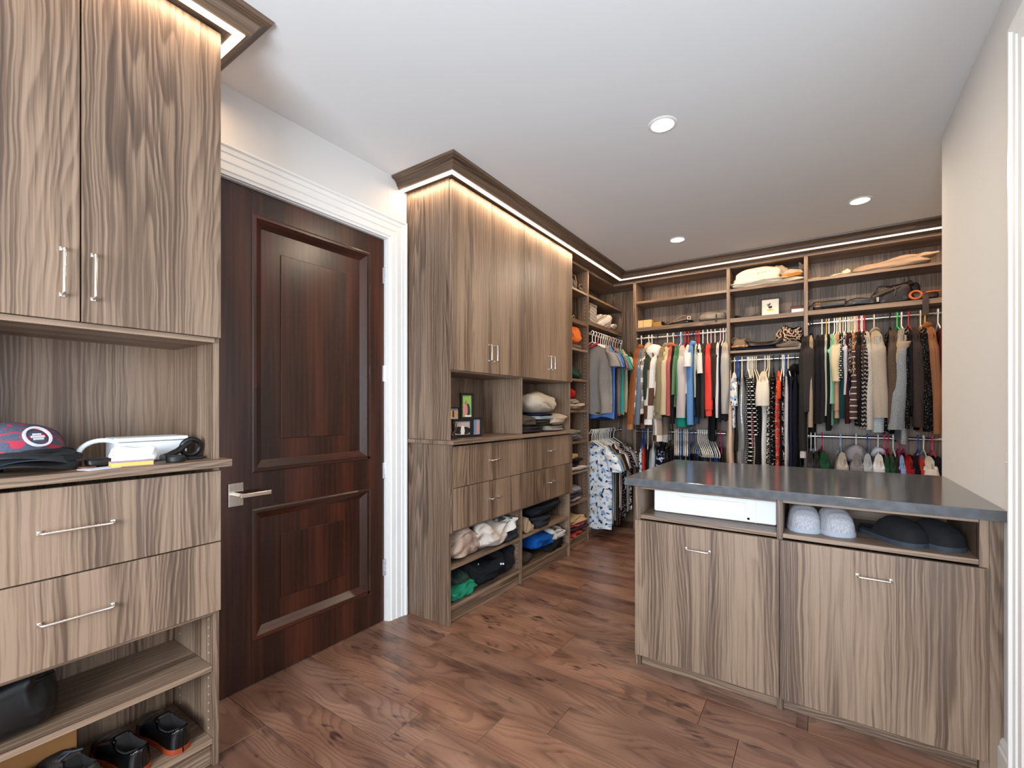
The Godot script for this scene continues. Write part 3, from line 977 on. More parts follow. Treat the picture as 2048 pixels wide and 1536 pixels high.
func tower() -> void:
	var o := thing("wardrobe_cabinet", "tall walnut cabinet tower beside the door with four doors, two niches and four drawers", "cabinet", V(-2.0, 0, -2.84))
	var za := -2.037
	var zm := -2.843
	var zb := -3.637
	board(o, "side_panel", V(-2.199, 1.116, za - 0.019), V(-1.836, 2.689, za))
	board(o, "side_panel", V(-2.199, 0, za - 0.019), V(-1.836, 1.090, za))
	board(o, "side_panel", V(-2.199, 0, zb), V(-1.836, 2.689, zb + 0.019))
	board(o, "partition", V(-2.185, 0, zm - 0.0095), V(-1.838, 1.090, zm + 0.0095))
	board(o, "partition", V(-2.185, 1.116, zm - 0.0095), V(-1.838, 2.662, zm + 0.0095))
	board(o, "back_panel", V(-2.199, 0.06, zb + 0.0195), V(-2.186, 2.662, za - 0.0195))
	board(o, "top_panel", V(-2.185, 2.663, zb + 0.0195), V(-1.836, 2.689, za - 0.0195), 2)
	board(o, "counter", V(-2.198, 1.0905, zb - 0.012), V(-1.79, 1.1155, za + 0.014), 2, null, 0.003)
	var bays := [[zm + 0.01, za - 0.0195], [zb + 0.0195, zm - 0.01]]
	for b in bays:
		board(o, "niche_ceiling", V(-2.185, 1.530, b[0]), V(-1.838, 1.548, b[1]), 2)
		board(o, "drawer_deck", V(-2.185, 0.555, b[0]), V(-1.838, 0.571, b[1]), 2)
		board(o, "shelf", V(-2.185, 0.329, b[0]), V(-1.842, 0.351, b[1]), 2)
		board(o, "bottom_shelf", V(-2.185, 0.090, b[0]), V(-1.842, 0.112, b[1]), 2)
		board(o, "toe_kick", V(-1.872, 0, b[0]), V(-1.857, 0.0895, b[1]), 2)
	var xs := [-2.0395, -2.4395, -2.8425, -3.240, -3.634]
	for k in 4:
		var dr := board(o, "cabinet_door", V(-1.835, 1.5405, xs[k + 1] + 0.0015), V(-1.815, 2.680, xs[k] - 0.0015))
		pull(dr, V(-1.815, 1.676, xs[k + 1] + 0.032 if k % 2 == 0 else xs[k] - 0.032), V(0, 1, 0), V(1, 0, 0), 0.105)
	for b in [[-2.8415, -2.0565], [-3.634, -2.8445]]:
		for q in [[0.829, 1.079], [0.572, 0.825]]:
			var dr := board(o, "drawer", V(-1.835, q[0], b[0]), V(-1.815, q[1], b[1]))
			pull(dr, V(-1.815, (q[0] + q[1]) * 0.5 + 0.01, (b[0] + b[1]) * 0.5 - 0.02), V(0, 0, 1), V(1, 0, 0), 0.105)
	board(o, "filler_strip", V(-1.836, 0.56, -2.0555), V(-1.818, 1.0895, -2.0375))
	var h := []
	for z in [zm + 0.0097, zb + 0.0192]:
		for x in [-1.872, -2.13]:
			for k in 14:
				if absf(0.135 + k * 0.031 - 0.34) > 0.02:
					h.append(V(x, 0.135 + k * 0.031, z))
	pin_holes(o, h, V(0, 0, 1))

func column_unit() -> void:
	var o := thing("shelf_unit", "narrow walnut column of nine open shelves between the tower and the corner hanging unit", "shelving", V(-2.05, 0, -3.9))
	var za := -3.651
	var zb := -4.166
	board(o, "side_panel", V(-2.199, 0, zb), V(-1.90, 2.689, zb + 0.022))
	board(o, "side_panel", V(-2.199, 0, za - 0.016), V(-1.90, 2.689, za))
	board(o, "back_panel", V(-2.199, 0.06, zb + 0.0225), V(-2.188, 2.662, za - 0.0165))
	board(o, "top_panel", V(-2.187, 2.663, zb + 0.0225), V(-1.90, 2.689, za - 0.0165), 2)
	for y in [2.43, 2.133, 1.865, 1.576, 1.28, 0.985, 0.70, 0.41, 0.09]:
		var dk: float = 0.036 if absf(y - 2.133) < 0.01 else 0.022
		board(o, "shelf", V(-2.187, y - dk * 0.5, zb + 0.0225), V(-1.902, y + dk * 0.5, za - 0.0165), 2)
	board(o, "toe_kick", V(-1.932, 0, zb + 0.0225), V(-1.918, 0.0785, za - 0.0165), 2)
	var h := []
	for x in [-1.935, -2.15]:
		for k in 72:
			h.append(V(x, 0.13 + k * 0.0345, zb + 0.0222))
	pin_holes(o, h, V(0, 0, 1))

func corner_unit() -> void:
	var o := thing("hanging_unit", "walnut corner hanging unit with two upper shelves and two rods on the left wall", "wardrobe", V(-2.05, 0, -4.65))
	var za := -4.167
	var zb := -5.105
	board(o, "back_panel", V(-2.199, 0.06, zb), V(-2.188, 2.663, za))
	board(o, "end_panel", V(-2.187, 0.0, -5.124), V(-1.68, 2.663, -5.106))
	board(o, "top_panel", V(-2.199, 2.663, -5.124), V(-1.90, 2.689, za), 2)
	board(o, "top_panel", V(-1.899, 2.663, -5.124), V(-1.676, 2.689, -4.82), 0)
	board(o, "shelf", V(-2.187, 2.422, zb), V(-1.90, 2.444, za), 2)
	board(o, "shelf", V(-2.187, 2.142, zb), V(-1.90, 2.180, za), 2)
	board(o, "bottom_shelf", V(-2.187, 0.085, zb), V(-1.905, 0.107, za), 2)
	board(o, "toe_kick", V(-1.932, 0, zb), V(-1.918, 0.0845, za), 2)
	rod(o, V(-1.93, 2.064, -5.1055), V(-1.93, 2.064, -4.168))
	rod(o, V(-1.93, 1.06, -5.1055), V(-1.93, 1.06, -4.168))

func back_units() -> void:
	var px := [-1.675, -0.7475, -0.1155, 1.28]
	var names := ["walnut hanging unit on the back wall beside the corner, two shelves over two rods", "narrow middle hanging unit on the back wall with three shelves over one rod", "wide right hanging unit on the back wall with two shelves over two rods"]
	var zf := -4.82
	for k in 3:
		var x0: float = px[k]
		var x1: float = px[k + 1]
		var o := thing("hanging_unit", names[k], "wardrobe", V((x0 + x1) * 0.5, 0, -4.97))
		board(o, "side_panel", V(x0, 0, -5.124), V(x0 + 0.030, 2.689, zf))
		x0 += 0.0305
		x1 -= 0.0005
		if k == 2:
			board(o, "side_panel", V(1.2805, 0, -5.124), V(1.309, 2.689, zf))
		board(o, "back_panel", V(x0, 0.06, -5.124), V(x1, 2.663, -5.112))
		board(o, "top_panel", V(x0, 2.663, -5.111), V(x1, 2.689, zf - 0.001), 0)
		board(o, "shelf", V(x0, 2.434, -5.111), V(x1, 2.458, zf - 0.001), 0)
		board(o, "shelf", V(x0, 2.136, -5.111), V(x1, 2.176, zf - 0.001), 0)
		if k == 1:
			board(o, "shelf", V(x0, 1.840, -5.111), V(x1, 1.862, zf - 0.001), 0)
		board(o, "bottom_shelf", V(x0, 0.085, -5.111), V(x1, 0.107, zf - 0.004), 0)
		board(o, "toe_kick", V(x0, 0, zf - 0.022), V(x1, 0.0845, zf - 0.008), 0)
		for y in ([1.77] if k == 1 else [2.064, 1.06]):
			rod(o, V(x0, y, -4.87), V(x1, y, -4.87))
		var h := []
		for z in [-4.86, -5.08]:
			for j in 60:
				h.append(V(x0 + 0.0002, 0.15 + j * 0.0415, z))
		pin_holes(o, h, V(1, 0, 0))

func island() -> void:
	var zf := -2.287
	var zk := -3.2
	var o := thing("island_cabinet", "walnut island base with two open cubbies above two tall flap doors", "cabinet", V(-0.12, 0, -2.75))
	board(o, "side_panel", V(-0.785, 0, zk), V(-0.757, 0.9165, zf - 0.0))
	board(o, "partition", V(-0.154, 0, zk + 0.02), V(-0.132, 0.9165, zf - 0.0))
	board(o, "side_panel", V(0.474, 0, zk), V(0.500, 0.9165, zf - 0.0))
	board(o, "filler_panel", V(0.5005, 0, zf - 0.03), V(0.536, 0.9165, zf - 0.004))
	board(o, "back_panel", V(-0.7565, 0.0, zk), V(0.4735, 0.9165, zk + 0.018))
	for b in [[-0.7565, -0.1545], [-0.1315, 0.4735]]:
		board(o, "top_rail", V(b[0], 0.9, zk + 0.0185), V(b[1], 0.9165, zf), 0)
		board(o, "cubby_floor", V(b[0], 0.748, -2.78), V(b[1], 0.768, zf), 0)
		board(o, "cubby_back", V(b[0], 0.7685, -2.79), V(b[1], 0.8995, -2.781), 0)
		board(o, "toe_kick", V(b[0], 0, zf - 0.035), V(b[1], 0.07, zf - 0.020), 0)
	var ds := [[-0.779, -0.1455, -0.477, 0.64], [-0.1405, 0.493, 0.176, 0.646]]
	for q in ds:
		var dr := board(o, "flap_door", V(q[0], 0.058, zf + 0.0005), V(q[1], 0.742, zf + 0.0195))
		pull(dr, V(q[2], q[3], zf + 0.0195), V(1, 0, 0), V(0, 0, 1), 0.104)
	var c := put("island_countertop", MB.new().box(V(-0.1455, 0.936, -2.741), V(1.363, 0.038, 0.985), 0.0009, 0).mesh(), M.stone)
	tag(c, "dark grey polished stone countertop on the island", "countertop")

# a shoe lying along +z (toe at z = length), standing on y = 0; open_a..open_b is the foot opening along its length
func shoe_parts(o: Node3D, L: float, wd: float, hh: float, open_a: float, open_b: float, upper: Material, sole: Material, inner: Material, puffy := 0.0) -> void:
	var wk := [[0.0, 0.02], [0.025, 0.42], [0.07, 0.62], [0.14, 0.70], [0.35, 0.70], [0.5, 0.80], [0.68, 1.0], [0.84, 0.88], [0.94, 0.60], [0.985, 0.30], [1.0, 0.02]]
	var hk := [[0.0, 0.80], [0.025, 0.93], [0.10, 0.99], [0.40, 0.86], [0.5, 0.94], [0.62, 0.80], [0.8, 0.60], [0.93, 0.48], [0.985, 0.26], [1.0, 0.05]]
	if puffy > 0.0:
		wk = [[0.0, 0.35], [0.04, 0.62], [0.14, 0.78], [0.4, 0.88], [0.6, 0.98], [0.75, 1.0], [0.88, 0.88], [0.95, 0.66], [0.985, 0.40], [1.0, 0.02]]
		hk = [[0.0, 0.20], [0.03, 0.28], [0.30, 0.35], [0.42, 0.85], [0.5, 1.0], [0.65, 0.98], [0.82, 0.84], [0.92, 0.66], [0.975, 0.40], [1.0, 0.03]]
	var at := func(t: Array, s: float) -> float:
		for k in t.size() - 1:
			if s <= t[k + 1][0]:
				return lerpf(t[k][1], t[k + 1][1], smoothstep(0.0, 1.0, (s - t[k][0]) / (t[k + 1][0] - t[k][0])))
		return t[t.size() - 1][1]
	var th := 0.018
	var nu := 33
	var nv := 40
	var p := PackedVector3Array()
	var uv := PackedVector2Array()
	for j in nv:
		var s := 0.5 - 0.5 * cos(PI * float(j) / (nv - 1))
		var w: float = wd * 0.5 * at.call(wk, s)
		var h: float = hh * at.call(hk, s)
		for i in nu:
			var a := PI * i / (nu - 1)
			var x := w * signf(cos(a)) * pow(absf(cos(a)), 0.62)
			var y := th * 0.6 + h * pow(maxf(sin(a), 0.0), 0.55 if puffy == 0.0 else 0.7)
			var inn := smoothstep(open_a - 0.01, open_a + 0.035, s) * (1.0 - smoothstep(open_b - 0.09, open_b, s))
			if open_b > open_a:
				var half: float = 0.86 * w * sqrt(maxf(0.0, 1.0 - pow((s - (open_a + open_b) * 0.5) / ((open_b - open_a) * 0.5 + 0.001), 4.0)))
				if absf(x) < half and inn > 0.0:
					y = lerpf(y, th + 0.006, smoothstep(0.0, 0.25, inn))
			if puffy > 0.0:
				y += 0.004 * nz.get_noise_2d(x * 900.0, s * 120.0)
			p.append(Vector3(x, y, s * L))
			uv.append(Vector2(x, s * L))
	var mb := MB.new()
	mb.grid(p, uv, nu, nv, false, Vector3.UP)
	put("upper", mb.mesh(), upper, o)
	var q := PackedVector3Array()
	var qv := PackedVector2Array()
	var rows := [[0.0, 0.97], [0.0, 1.04], [1.0, 1.04], [1.0, 0.9]]
	for r in rows:
		for i in 57:
			var a := TAU * i / 56.0
			var s := 0.5 - 0.5 * cos(a)
			var w: float = wd * 0.5 * at.call(wk, s) * r[1] + 0.001
			q.append(Vector3(w * (1.0 if sin(a) >= 0 else -1.0), r[0] * th, s * L * 1.01 - 0.002))
			qv.append(Vector2(s, r[0]))
	var sm := MB.new()
	sm.grid(q, qv, 57, 4, true)
	sm.fan(q.slice(0, 56), Vector3.DOWN)
	sm.fan(q.slice(171, 227), Vector3.UP)
	put("sole", sm.mesh(), sole, o)
	if open_b > open_a and puffy == 0.0:                        # dark lining inside the opening
		var lp := PackedVector3Array()
		var lv := PackedVector2Array()
		for j in 22:
			var s := lerpf(open_a + 0.006, open_b - 0.012, j / 21.0)
			var w: float = wd * 0.5 * at.call(wk, s)
			var h: float = hh * at.call(hk, s)
			var half: float = 0.84 * w * sqrt(maxf(0.0, 1.0 - pow((s - (open_a + open_b) * 0.5) / ((open_b - open_a) * 0.5 + 0.001), 4.0)))
			for i in 25:
				var lq := -cos(PI * i / 24.0)
				var wall := pow(absf(lq), 10.0)
				var end := 1.0 - smoothstep(open_a - 0.002, open_a + 0.04, s) * (1.0 - smoothstep(open_b - 0.10, open_b - 0.01, s))
				var top := th * 0.6 + h * pow(sqrt(maxf(0.0, 1.0 - pow(half / w, 3.2))), 0.55)
				lp.append(Vector3(half * lq, lerpf(th + 0.008, top + 0.0015, maxf(wall, end)), s * L))
				lv.append(Vector2(lq, s))
		var lm := MB.new()
		lm.grid(lp, lv, 25, 22, false, Vector3.UP)
		put("lining", lm.mesh(), std(Color(0.07, 0.05, 0.04), 0.9), o)
	if open_b > open_a:
		put("insole", blob(Vector3(wd * 0.5, 0.006, (open_b - open_a) * L * 0.92), 3, 0, 0.7, 0.0), inner, o).position = Vector3(0, th + 0.004, (open_a + open_b) * 0.5 * L)

# a printed mark lying on the surface of m, looked for from p along d (both in the room's axes)
func mark_on(m: MeshInstance3D, called: String, mark: Mesh, mat: Material, p: Vector3, d: Vector3, turn := 0.0) -> void:
	var inv := m.global_transform.affine_inverse()
	var hit := m.mesh.generate_triangle_mesh().intersect_ray(inv * p, (inv.basis * d).normalized())
	if hit.is_empty():
		return
	var nn: Vector3 = hit.normal
	if nn.dot(inv.basis * d) > 0.0:
		nn = -nn
	var up := inv.basis * Vector3.UP
	var xx := up.cross(nn).normalized()
	var o := put(called, mark, mat, m)
	o.transform = Transform3D(Basis(xx, nn.cross(xx), nn).rotated(nn, turn), hit.position + nn * 0.001)

func letter(s: String, h: float) -> TextMesh:
	var t := TextMesh.new()
	t.text = s
	t.font_size = 16
	t.pixel_size = h / 12.0
	t.depth = 0.002
	var f := SystemFont.new()
	f.font_names = PackedStringArray(["Droid Sans"])
	t.font = f
	return t

func photo(kind: int) -> ImageTexture:
	var n1 := noise_of(80 + kind)
	return picture(48, 64, func(x, y):
		var u: float = x / 48.0
		var v: float = y / 64.0
		var a := n1.get_noise_2d(x * 0.16, y * 0.16)
		var in_e := func(cx, cy, rx, ry) -> bool: return pow((u - cx) / rx, 2.0) + pow((v - cy) / ry, 2.0) < 1.0
		match kind:
			0:
				var c := Color(0.42, 0.58, 0.25).lerp(Color(0.66, 0.78, 0.45), 0.5 + a * 0.5)
				if in_e.call(0.62, 0.72, 0.24, 0.34): c = Color(0.20, 0.22, 0.21)
				if in_e.call(0.38, 0.68, 0.22, 0.30): c = Color(0.80, 0.50, 0.52)
				if in_e.call(0.42, 0.34, 0.13, 0.10): c = Color(0.66, 0.46, 0.36)
				if v > 0.92 and u > 0.3: c = Color(0.88, 0.86, 0.84)
				return c
			1:
				var c := Color(0.72, 0.54, 0.38).lerp(Color(0.86, 0.72, 0.55), 0.5 + a * 0.5)
				if v < 0.22: c = Color(0.75, 0.72, 0.74) if a > 0 else Color(0.35, 0.26, 0.24)
				if in_e.call(0.5, 0.55, 0.10, 0.4): c = Color(0.30, 0.20, 0.16)
				if v > 0.85: c = Color(0.78, 0.70, 0.62)
				return c
			2:
				var c := Color(0.78, 0.72, 0.70).lerp(Color(0.62, 0.55, 0.54), 0.5 + a * 0.5)
				if in_e.call(0.25, 0.66, 0.28, 0.28) or in_e.call(0.72, 0.70, 0.30, 0.28): c = Color(0.13, 0.11, 0.11)
				if in_e.call(0.52, 0.72, 0.13, 0.42): c = Color(0.88, 0.86, 0.82)
				return c
			3:
				var c := Color(0.46, 0.55, 0.62).lerp(Color(0.60, 0.66, 0.70), 0.5 + a * 0.5)
				if in_e.call(0.35, 0.5, 0.24, 0.5): c = Color(0.38, 0.50, 0.62)
				if in_e.call(0.72, 0.55, 0.2, 0.5): c = Color(0.74, 0.50, 0.46)
				return c
		# the framed drawing: a black bird over a yellow flower
		var c := Color(0.86, 0.83, 0.77)
		if in_e.call(0.42, 0.33, 0.08, 0.05) or in_e.call(0.36, 0.38, 0.06, 0.03) or in_e.call(0.47, 0.27, 0.04, 0.05) or in_e.call(0.33, 0.30, 0.05, 0.02): c = Color(0.10, 0.11, 0.15)
		for k in 7:
			var g := deg_to_rad(15.0 + k * 25.0)
			if in_e.call(0.48 + cos(g) * 0.15, 0.63 + sin(g) * 0.075, 0.075, 0.032): c = Color(0.80, 0.70, 0.16)
		if in_e.call(0.48, 0.62, 0.05, 0.03): c = Color(0.45, 0.25, 0.10)
		return c)

func framed(o: Node3D, c: Vector3, w: float, h: float, rim: float, kind: int, mat: Material) -> void:    # upright, facing +z of o
	var mb := MB.new()
	mb.box(c + V(0, h * 0.5 - rim * 0.5, 0), V(w, rim, 0.016), 0.002)
	mb.box(c - V(0, h * 0.5 - rim * 0.5, 0), V(w, rim, 0.016), 0.002)
	mb.box(c + V(w * 0.5 - rim * 0.5, 0, 0), V(rim, h - 2 * rim, 0.016), 0.002)
	mb.box(c - V(w * 0.5 - rim * 0.5, 0, 0), V(rim, h - 2 * rim, 0.016), 0.002)
	mb.box(c - V(0, 0, 0.006), V(w - 0.004, h - 0.004, 0.003), 0.0005)
	put("frame", mb.mesh(), mat, o)
	var q := QuadMesh.new()
	q.size = Vector2(w - 2 * rim, h - 2 * rim)
	var pm := textured(photo(kind), Vector2.ONE, 0.3)
	put("picture", q, pm, o).position = c + V(0, 0, -0.002)

func ball_cap(o: Node3D, r: float, h: float, m: Material, brim: Material) -> void:                        # the brim points to +z
	var nu := 33
	var p := PackedVector3Array()
	var uv := PackedVector2Array()
	for j in 13:
		var t := j / 12.0
		for i in nu:
			var a := TAU * i / (nu - 1)
			var rr := r * pow(cos(t * PI * 0.5), 0.55) + 0.001
			var fr := 1.0 + 0.10 * maxf(0.0, sin(a)) * t
			p.append(Vector3(cos(a) * rr, h * pow(sin(t * PI * 0.5), 0.9) * fr + 0.004 * nz.get_noise_2d(a * 60.0, t * 80.0), sin(a) * rr * 1.12))
			uv.append(Vector2(a * r, t * h))
	var mb := MB.new()
	mb.grid(p, uv, nu, 13, true)
	put("crown", mb.mesh(), m, o)
	var q := PackedVector3Array()
	var qv := PackedVector2Array()
	for j in 9:
		var t := j / 4.0 if j < 5 else (8 - j) / 4.0
		for i in 21:
			var a := PI * i / 20.0
			var rr := r * 0.99 + 0.068 * t * sin(a)
			var x := cos(a) * r * 0.99
			var drop := 0.030 * pow(absf(cos(a)), 2.0) * (0.5 + 0.5 * t) + 0.010 * t
			q.append(Vector3(x, 0.006 - drop + (0.0 if j < 5 else -0.004), sin(a) * rr * 1.12))
			qv.append(Vector2(x, t * 0.07))
	var bm := MB.new()
	bm.grid(q, qv, 21, 9, false, Vector3.UP)
	put("brim", bm.mesh(), brim, o)
	put("top_button", MB.new().lathe(PackedVector2Array([Vector2(0.008, 0), Vector2(0.006, 0.004), Vector2(0.0001, 0.006)]), V(0, h * 1.0, 0)).mesh(), m, o)

func small_things() -> void:
	left_counter_things()
	left_shelf_things()
	tower_things()
	column_things()
	back_shelf_things()
	island_things()

func left_counter_things() -> void:
	var y := 1.124
	# caps
	var bl := std(Color(0.06, 0.075, 0.10), 0.8)
	var cp := textured(picture(96, 96, func(x, yy):
		var a := noise_of(91).get_noise_2d(x * 0.06, yy * 0.19) if false else nz.get_noise_2d(x * 6.0, yy * 15.0)
		return Color(0.62, 0.16, 0.24) if a > 0.34 else Color(0.22, 0.235, 0.30).lerp(Color(0.30, 0.32, 0.38), 0.5 + 0.5 * nz.get_noise_2d(x * 40.0, yy * 40.0))), Vector2(0.3, 0.16), 0.9)
	var st := [[0.0, -1.955, -0.345, 62.0, Color(0.05, 0.06, 0.075), "charcoal cap at the bottom of the flattened cap stack"], [0.015, -1.965, -0.33, 78.0, Color(0.11, 0.13, 0.155), "slate grey cap in the middle of the flattened cap stack"], [0.028, -1.95, -0.30, 70.0, Color(0.055, 0.065, 0.07), "black cap directly under the printed cap"]]
	for q in st:
		var c := thing("baseball_cap", q[5], "cap", V(q[1], y + 0.030 + q[0], q[2]), deg_to_rad(q[3]), "caps stacked on the left counter")
		ball_cap(c, 0.088, 0.022, std(q[4], 0.85), std((q[4] as Color).lightened(0.06), 0.8))
	var cap := thing("baseball_cap", "navy cap with red print and a round white badge, topmost of the cap stack", "cap", V(-1.975, y + 0.056, -0.285), deg_to_rad(78), "caps stacked on the left counter")
	ball_cap(cap, 0.108, 0.080, cp, std(Color(0.16, 0.20, 0.28), 0.85))
	var cr: MeshInstance3D = cap.get_node("crown")
	var wh := std(Color(0.78, 0.76, 0.78), 0.9)
	mark_on(cr, "badge_ring", MB.new().lathe(PackedVector2Array([Vector2(0.027, -0.004), Vector2(0.027, 0.002), Vector2(0.033, 0.002), Vector2(0.033, -0.004)]), Vector3.ZERO, Basis(Quaternion(V(0, 1, 0), V(0, 0, 1)))).mesh(), wh, V(-1.5, y + 0.104, -0.318), V(-1, -0.0, 0))
	mark_on(cr, "badge_centre", boxes([[V(-0.016, -0.004, -0.004), V(0.016, 0.003, 0.002)], [V(-0.010, 0.004, -0.004), V(0.010, 0.010, 0.002)], [V(-0.012, -0.011, -0.004), V(0.012, -0.005, 0.002)]]), wh, V(-1.5, y + 0.104, -0.318), V(-1, -0.0, 0))
	# white box with a slit lid
	var b := thing("storage_box", "low white plastic box with a lid seam against the niche back", "box", V(-1.99, y, -0.615), deg_to_rad(4))
	put("body", MB.new().box(V(0, 0.036, 0), V(0.11, 0.070, 0.205), 0.006).mesh(), M.foam, b)
	put("lid", MB.new().box(V(0, 0.079, 0), V(0.114, 0.014, 0.209), 0.004).mesh(), M.foam, b)
	# white headset with a looped strap
	var h := thing("headset", "white headset with a looped head strap in front of the white box", "headset", V(-1.90, y, -0.545), deg_to_rad(-8))
	put("visor", blob(V(0.075, 0.058, 0.12), 41, 0, 0.55, 0.05), M.foam, h)
	var sp := PackedVector3Array()
	for k in 17:
		var a := PI * k / 16.0
		sp.append(V(-0.045 - 0.01 * sin(a), 0.032 + 0.048 * sin(a), 0.10 + 0.060 * cos(a) - 0.03))
	put("strap", MB.new().tube(sp, 0.0075, 10).mesh(), M.foam, h)
	# notebook
	var nb := thing("notebook", "small notebook with yellow page edges lying on the counter", "notebook", V(-1.853, y, -0.527), deg_to_rad(-6))
	put("pages", MB.new().box(V(0, 0.0085, 0), V(0.074, 0.013, 0.104), 0.001).mesh(), std(Color(0.86, 0.68, 0.36), 0.8), nb)
	put("cover", boxes([[V(-0.038, 0.0151, -0.053), V(0.038, 0.0166, 0.053)], [V(-0.038, 0, -0.053), V(0.038, 0.0018, 0.053)]]), std(Color(0.62, 0.50, 0.58), 0.5), nb)
	# black controller strap and puck
	var g := thing("goggles", "black strapped goggles with a round puck at the right end of the counter", "goggles", V(-1.885, y, -0.668))
	put("puck", MB.new().lathe(PackedVector2Array([Vector2(0.0001, 0), Vector2(0.026, 0.0), Vector2(0.028, 0.004), Vector2(0.028, 0.018), Vector2(0.024, 0.023), Vector2(0.0001, 0.024)]), V(0.035, 0, 0.018)).mesh(), M.rubber, g)
	put("strap", MB.new().tube(PackedVector3Array([V(0.03, 0.018, 0.055), V(0.01, 0.022, 0.03), V(-0.01, 0.034, -0.005), V(-0.02, 0.052, -0.03), V(-0.02, 0.066, -0.048)]), 0.011, 9).mesh(), M.rubber, g)
	put("ring", MB.new().tube(arc(V(-0.022, 0.044, -0.05), 0.030, 0, 345, V(0, 0, 1), V(0.25, 1, 0).normalized(), 18), 0.009, 9, -1.0, true).mesh(), M.black, g)
	put("buckle", MB.new().box(V(-0.005, 0.006, -0.055), V(0.03, 0.012, 0.05), 0.004).mesh(), M.black, g)
	soft("sunglasses_case", "small black case behind the notebook", "case", V(-1.90, y, -0.462), V(0.05, 0.028, 0.07), "black", {"sq": 0.5, "amp": 0.03})
	var cn := put("coaster", MB.new().lathe(PackedVector2Array([Vector2(0.0001, 0), Vector2(0.022, 0), Vector2(0.022, 0.006), Vector2(0.0001, 0.0065)])).mesh(), std(Color(0.42, 0.27, 0.17), 0.5))
	tag(cn, "small round brown disc left of the notebook", "disc")
	cn.position = V(-1.875, y, -0.425)
	var cd := put("paper_sheet", MB.new().box(V(0, 0.001, 0), V(0.06, 0.002, 0.085), 0.0005).mesh(), std(Color(0.82, 0.85, 0.90), 0.7))
	tag(cd, "pale blue-white sheet of paper beside the cap stack", "paper")
	cd.position = V(-1.832, y, -0.445)
	cd.rotation.y = 0.3

func left_shelf_things() -> void:
	var bag := thing("duffel_bag", "large black leather bag on the upper shelf of the left cabinet", "bag", V(-2.0, 0.366, -0.24))
	put("body", blob(V(0.25, 0.19, 0.27), 12, 0, 0.48, 0.05, 0.10), M.leather, bag)
	for k in 3:
		var ar := PackedVector3Array()
		for j in 13:
			var a := deg_to_rad(-62.0 + 124.0 * j / 12.0)
			ar.append(V(0.118 * pow(cos(a), 0.5) * (1.0 - 0.05 * k) + 0.003, 0.035 + 0.055 * k, 0.128 * sin(a) * 1.08))
		put("piping", MB.new().tube(ar, 0.0035, 7).mesh(), M.leather, bag)
	var sh := [["shoe", "glossy black leather dress shoe with an orange-brown sole, rightmost on the bottom shelf", -0.672, 4.0], ["shoe", "glossy black leather dress shoe with an orange-brown sole, second from the right", -0.557, 7.0]]
	for q in sh:
		var s := thing(q[0], q[1], "shoe", V(-1.852, 0.102, q[2]), deg_to_rad(-90 + q[3]), "black dress shoes on the bottom shelf")
		shoe_parts(s, 0.29, 0.102, 0.080, 0.028, 0.46, std(Color(0.028, 0.032, 0.038), 0.22), std(Color(0.52, 0.20, 0.07), 0.45), std(Color(0.30, 0.16, 0.10), 0.7))
	var sn := [["brown suede ankle shoe with grey laces, third from the right on the bottom shelf", -0.432, 10.0], ["brown suede ankle shoe at the left edge of the bottom shelf", -0.318, 8.0]]
	for q in sn:
		var s := thing("shoe", q[0], "shoe", V(-1.858, 0.102, q[1]), deg_to_rad(-90 + q[2]), "brown shoes on the bottom shelf")
		shoe_parts(s, 0.285, 0.108, 0.098, 0.05, 0.42, std(Color(0.165, 0.13, 0.105), 0.85), std(Color(0.10, 0.085, 0.075), 0.7), std(Color(0.25, 0.25, 0.30), 0.8))
		for k in 3:
			put("lace", MB.new().tube(PackedVector3Array([V(-0.03, 0.100 - 0.006 * k, 0.125 + 0.018 * k), V(0, 0.108 - 0.006 * k, 0.130 + 0.018 * k), V(0.03, 0.100 - 0.006 * k, 0.125 + 0.018 * k)]), 0.0028, 6).mesh(), std(Color(0.30, 0.33, 0.36), 0.8), s)
	var ct := thing("cardboard_box", "plain tan cardboard box standing behind the brown shoes", "box", V(-2.135, 0.102, -0.30))
	put("body", MB.new().box(V(0, 0.07, 0), V(0.08, 0.14, 0.30), 0.002).mesh(), std(Color(0.62, 0.43, 0.24), 0.85), ct)
	put("flap", MB.new().box(V(0.0, 0.1425, 0), V(0.082, 0.004, 0.302), 0.001).mesh(), std(Color(0.66, 0.47, 0.27), 0.85), ct)

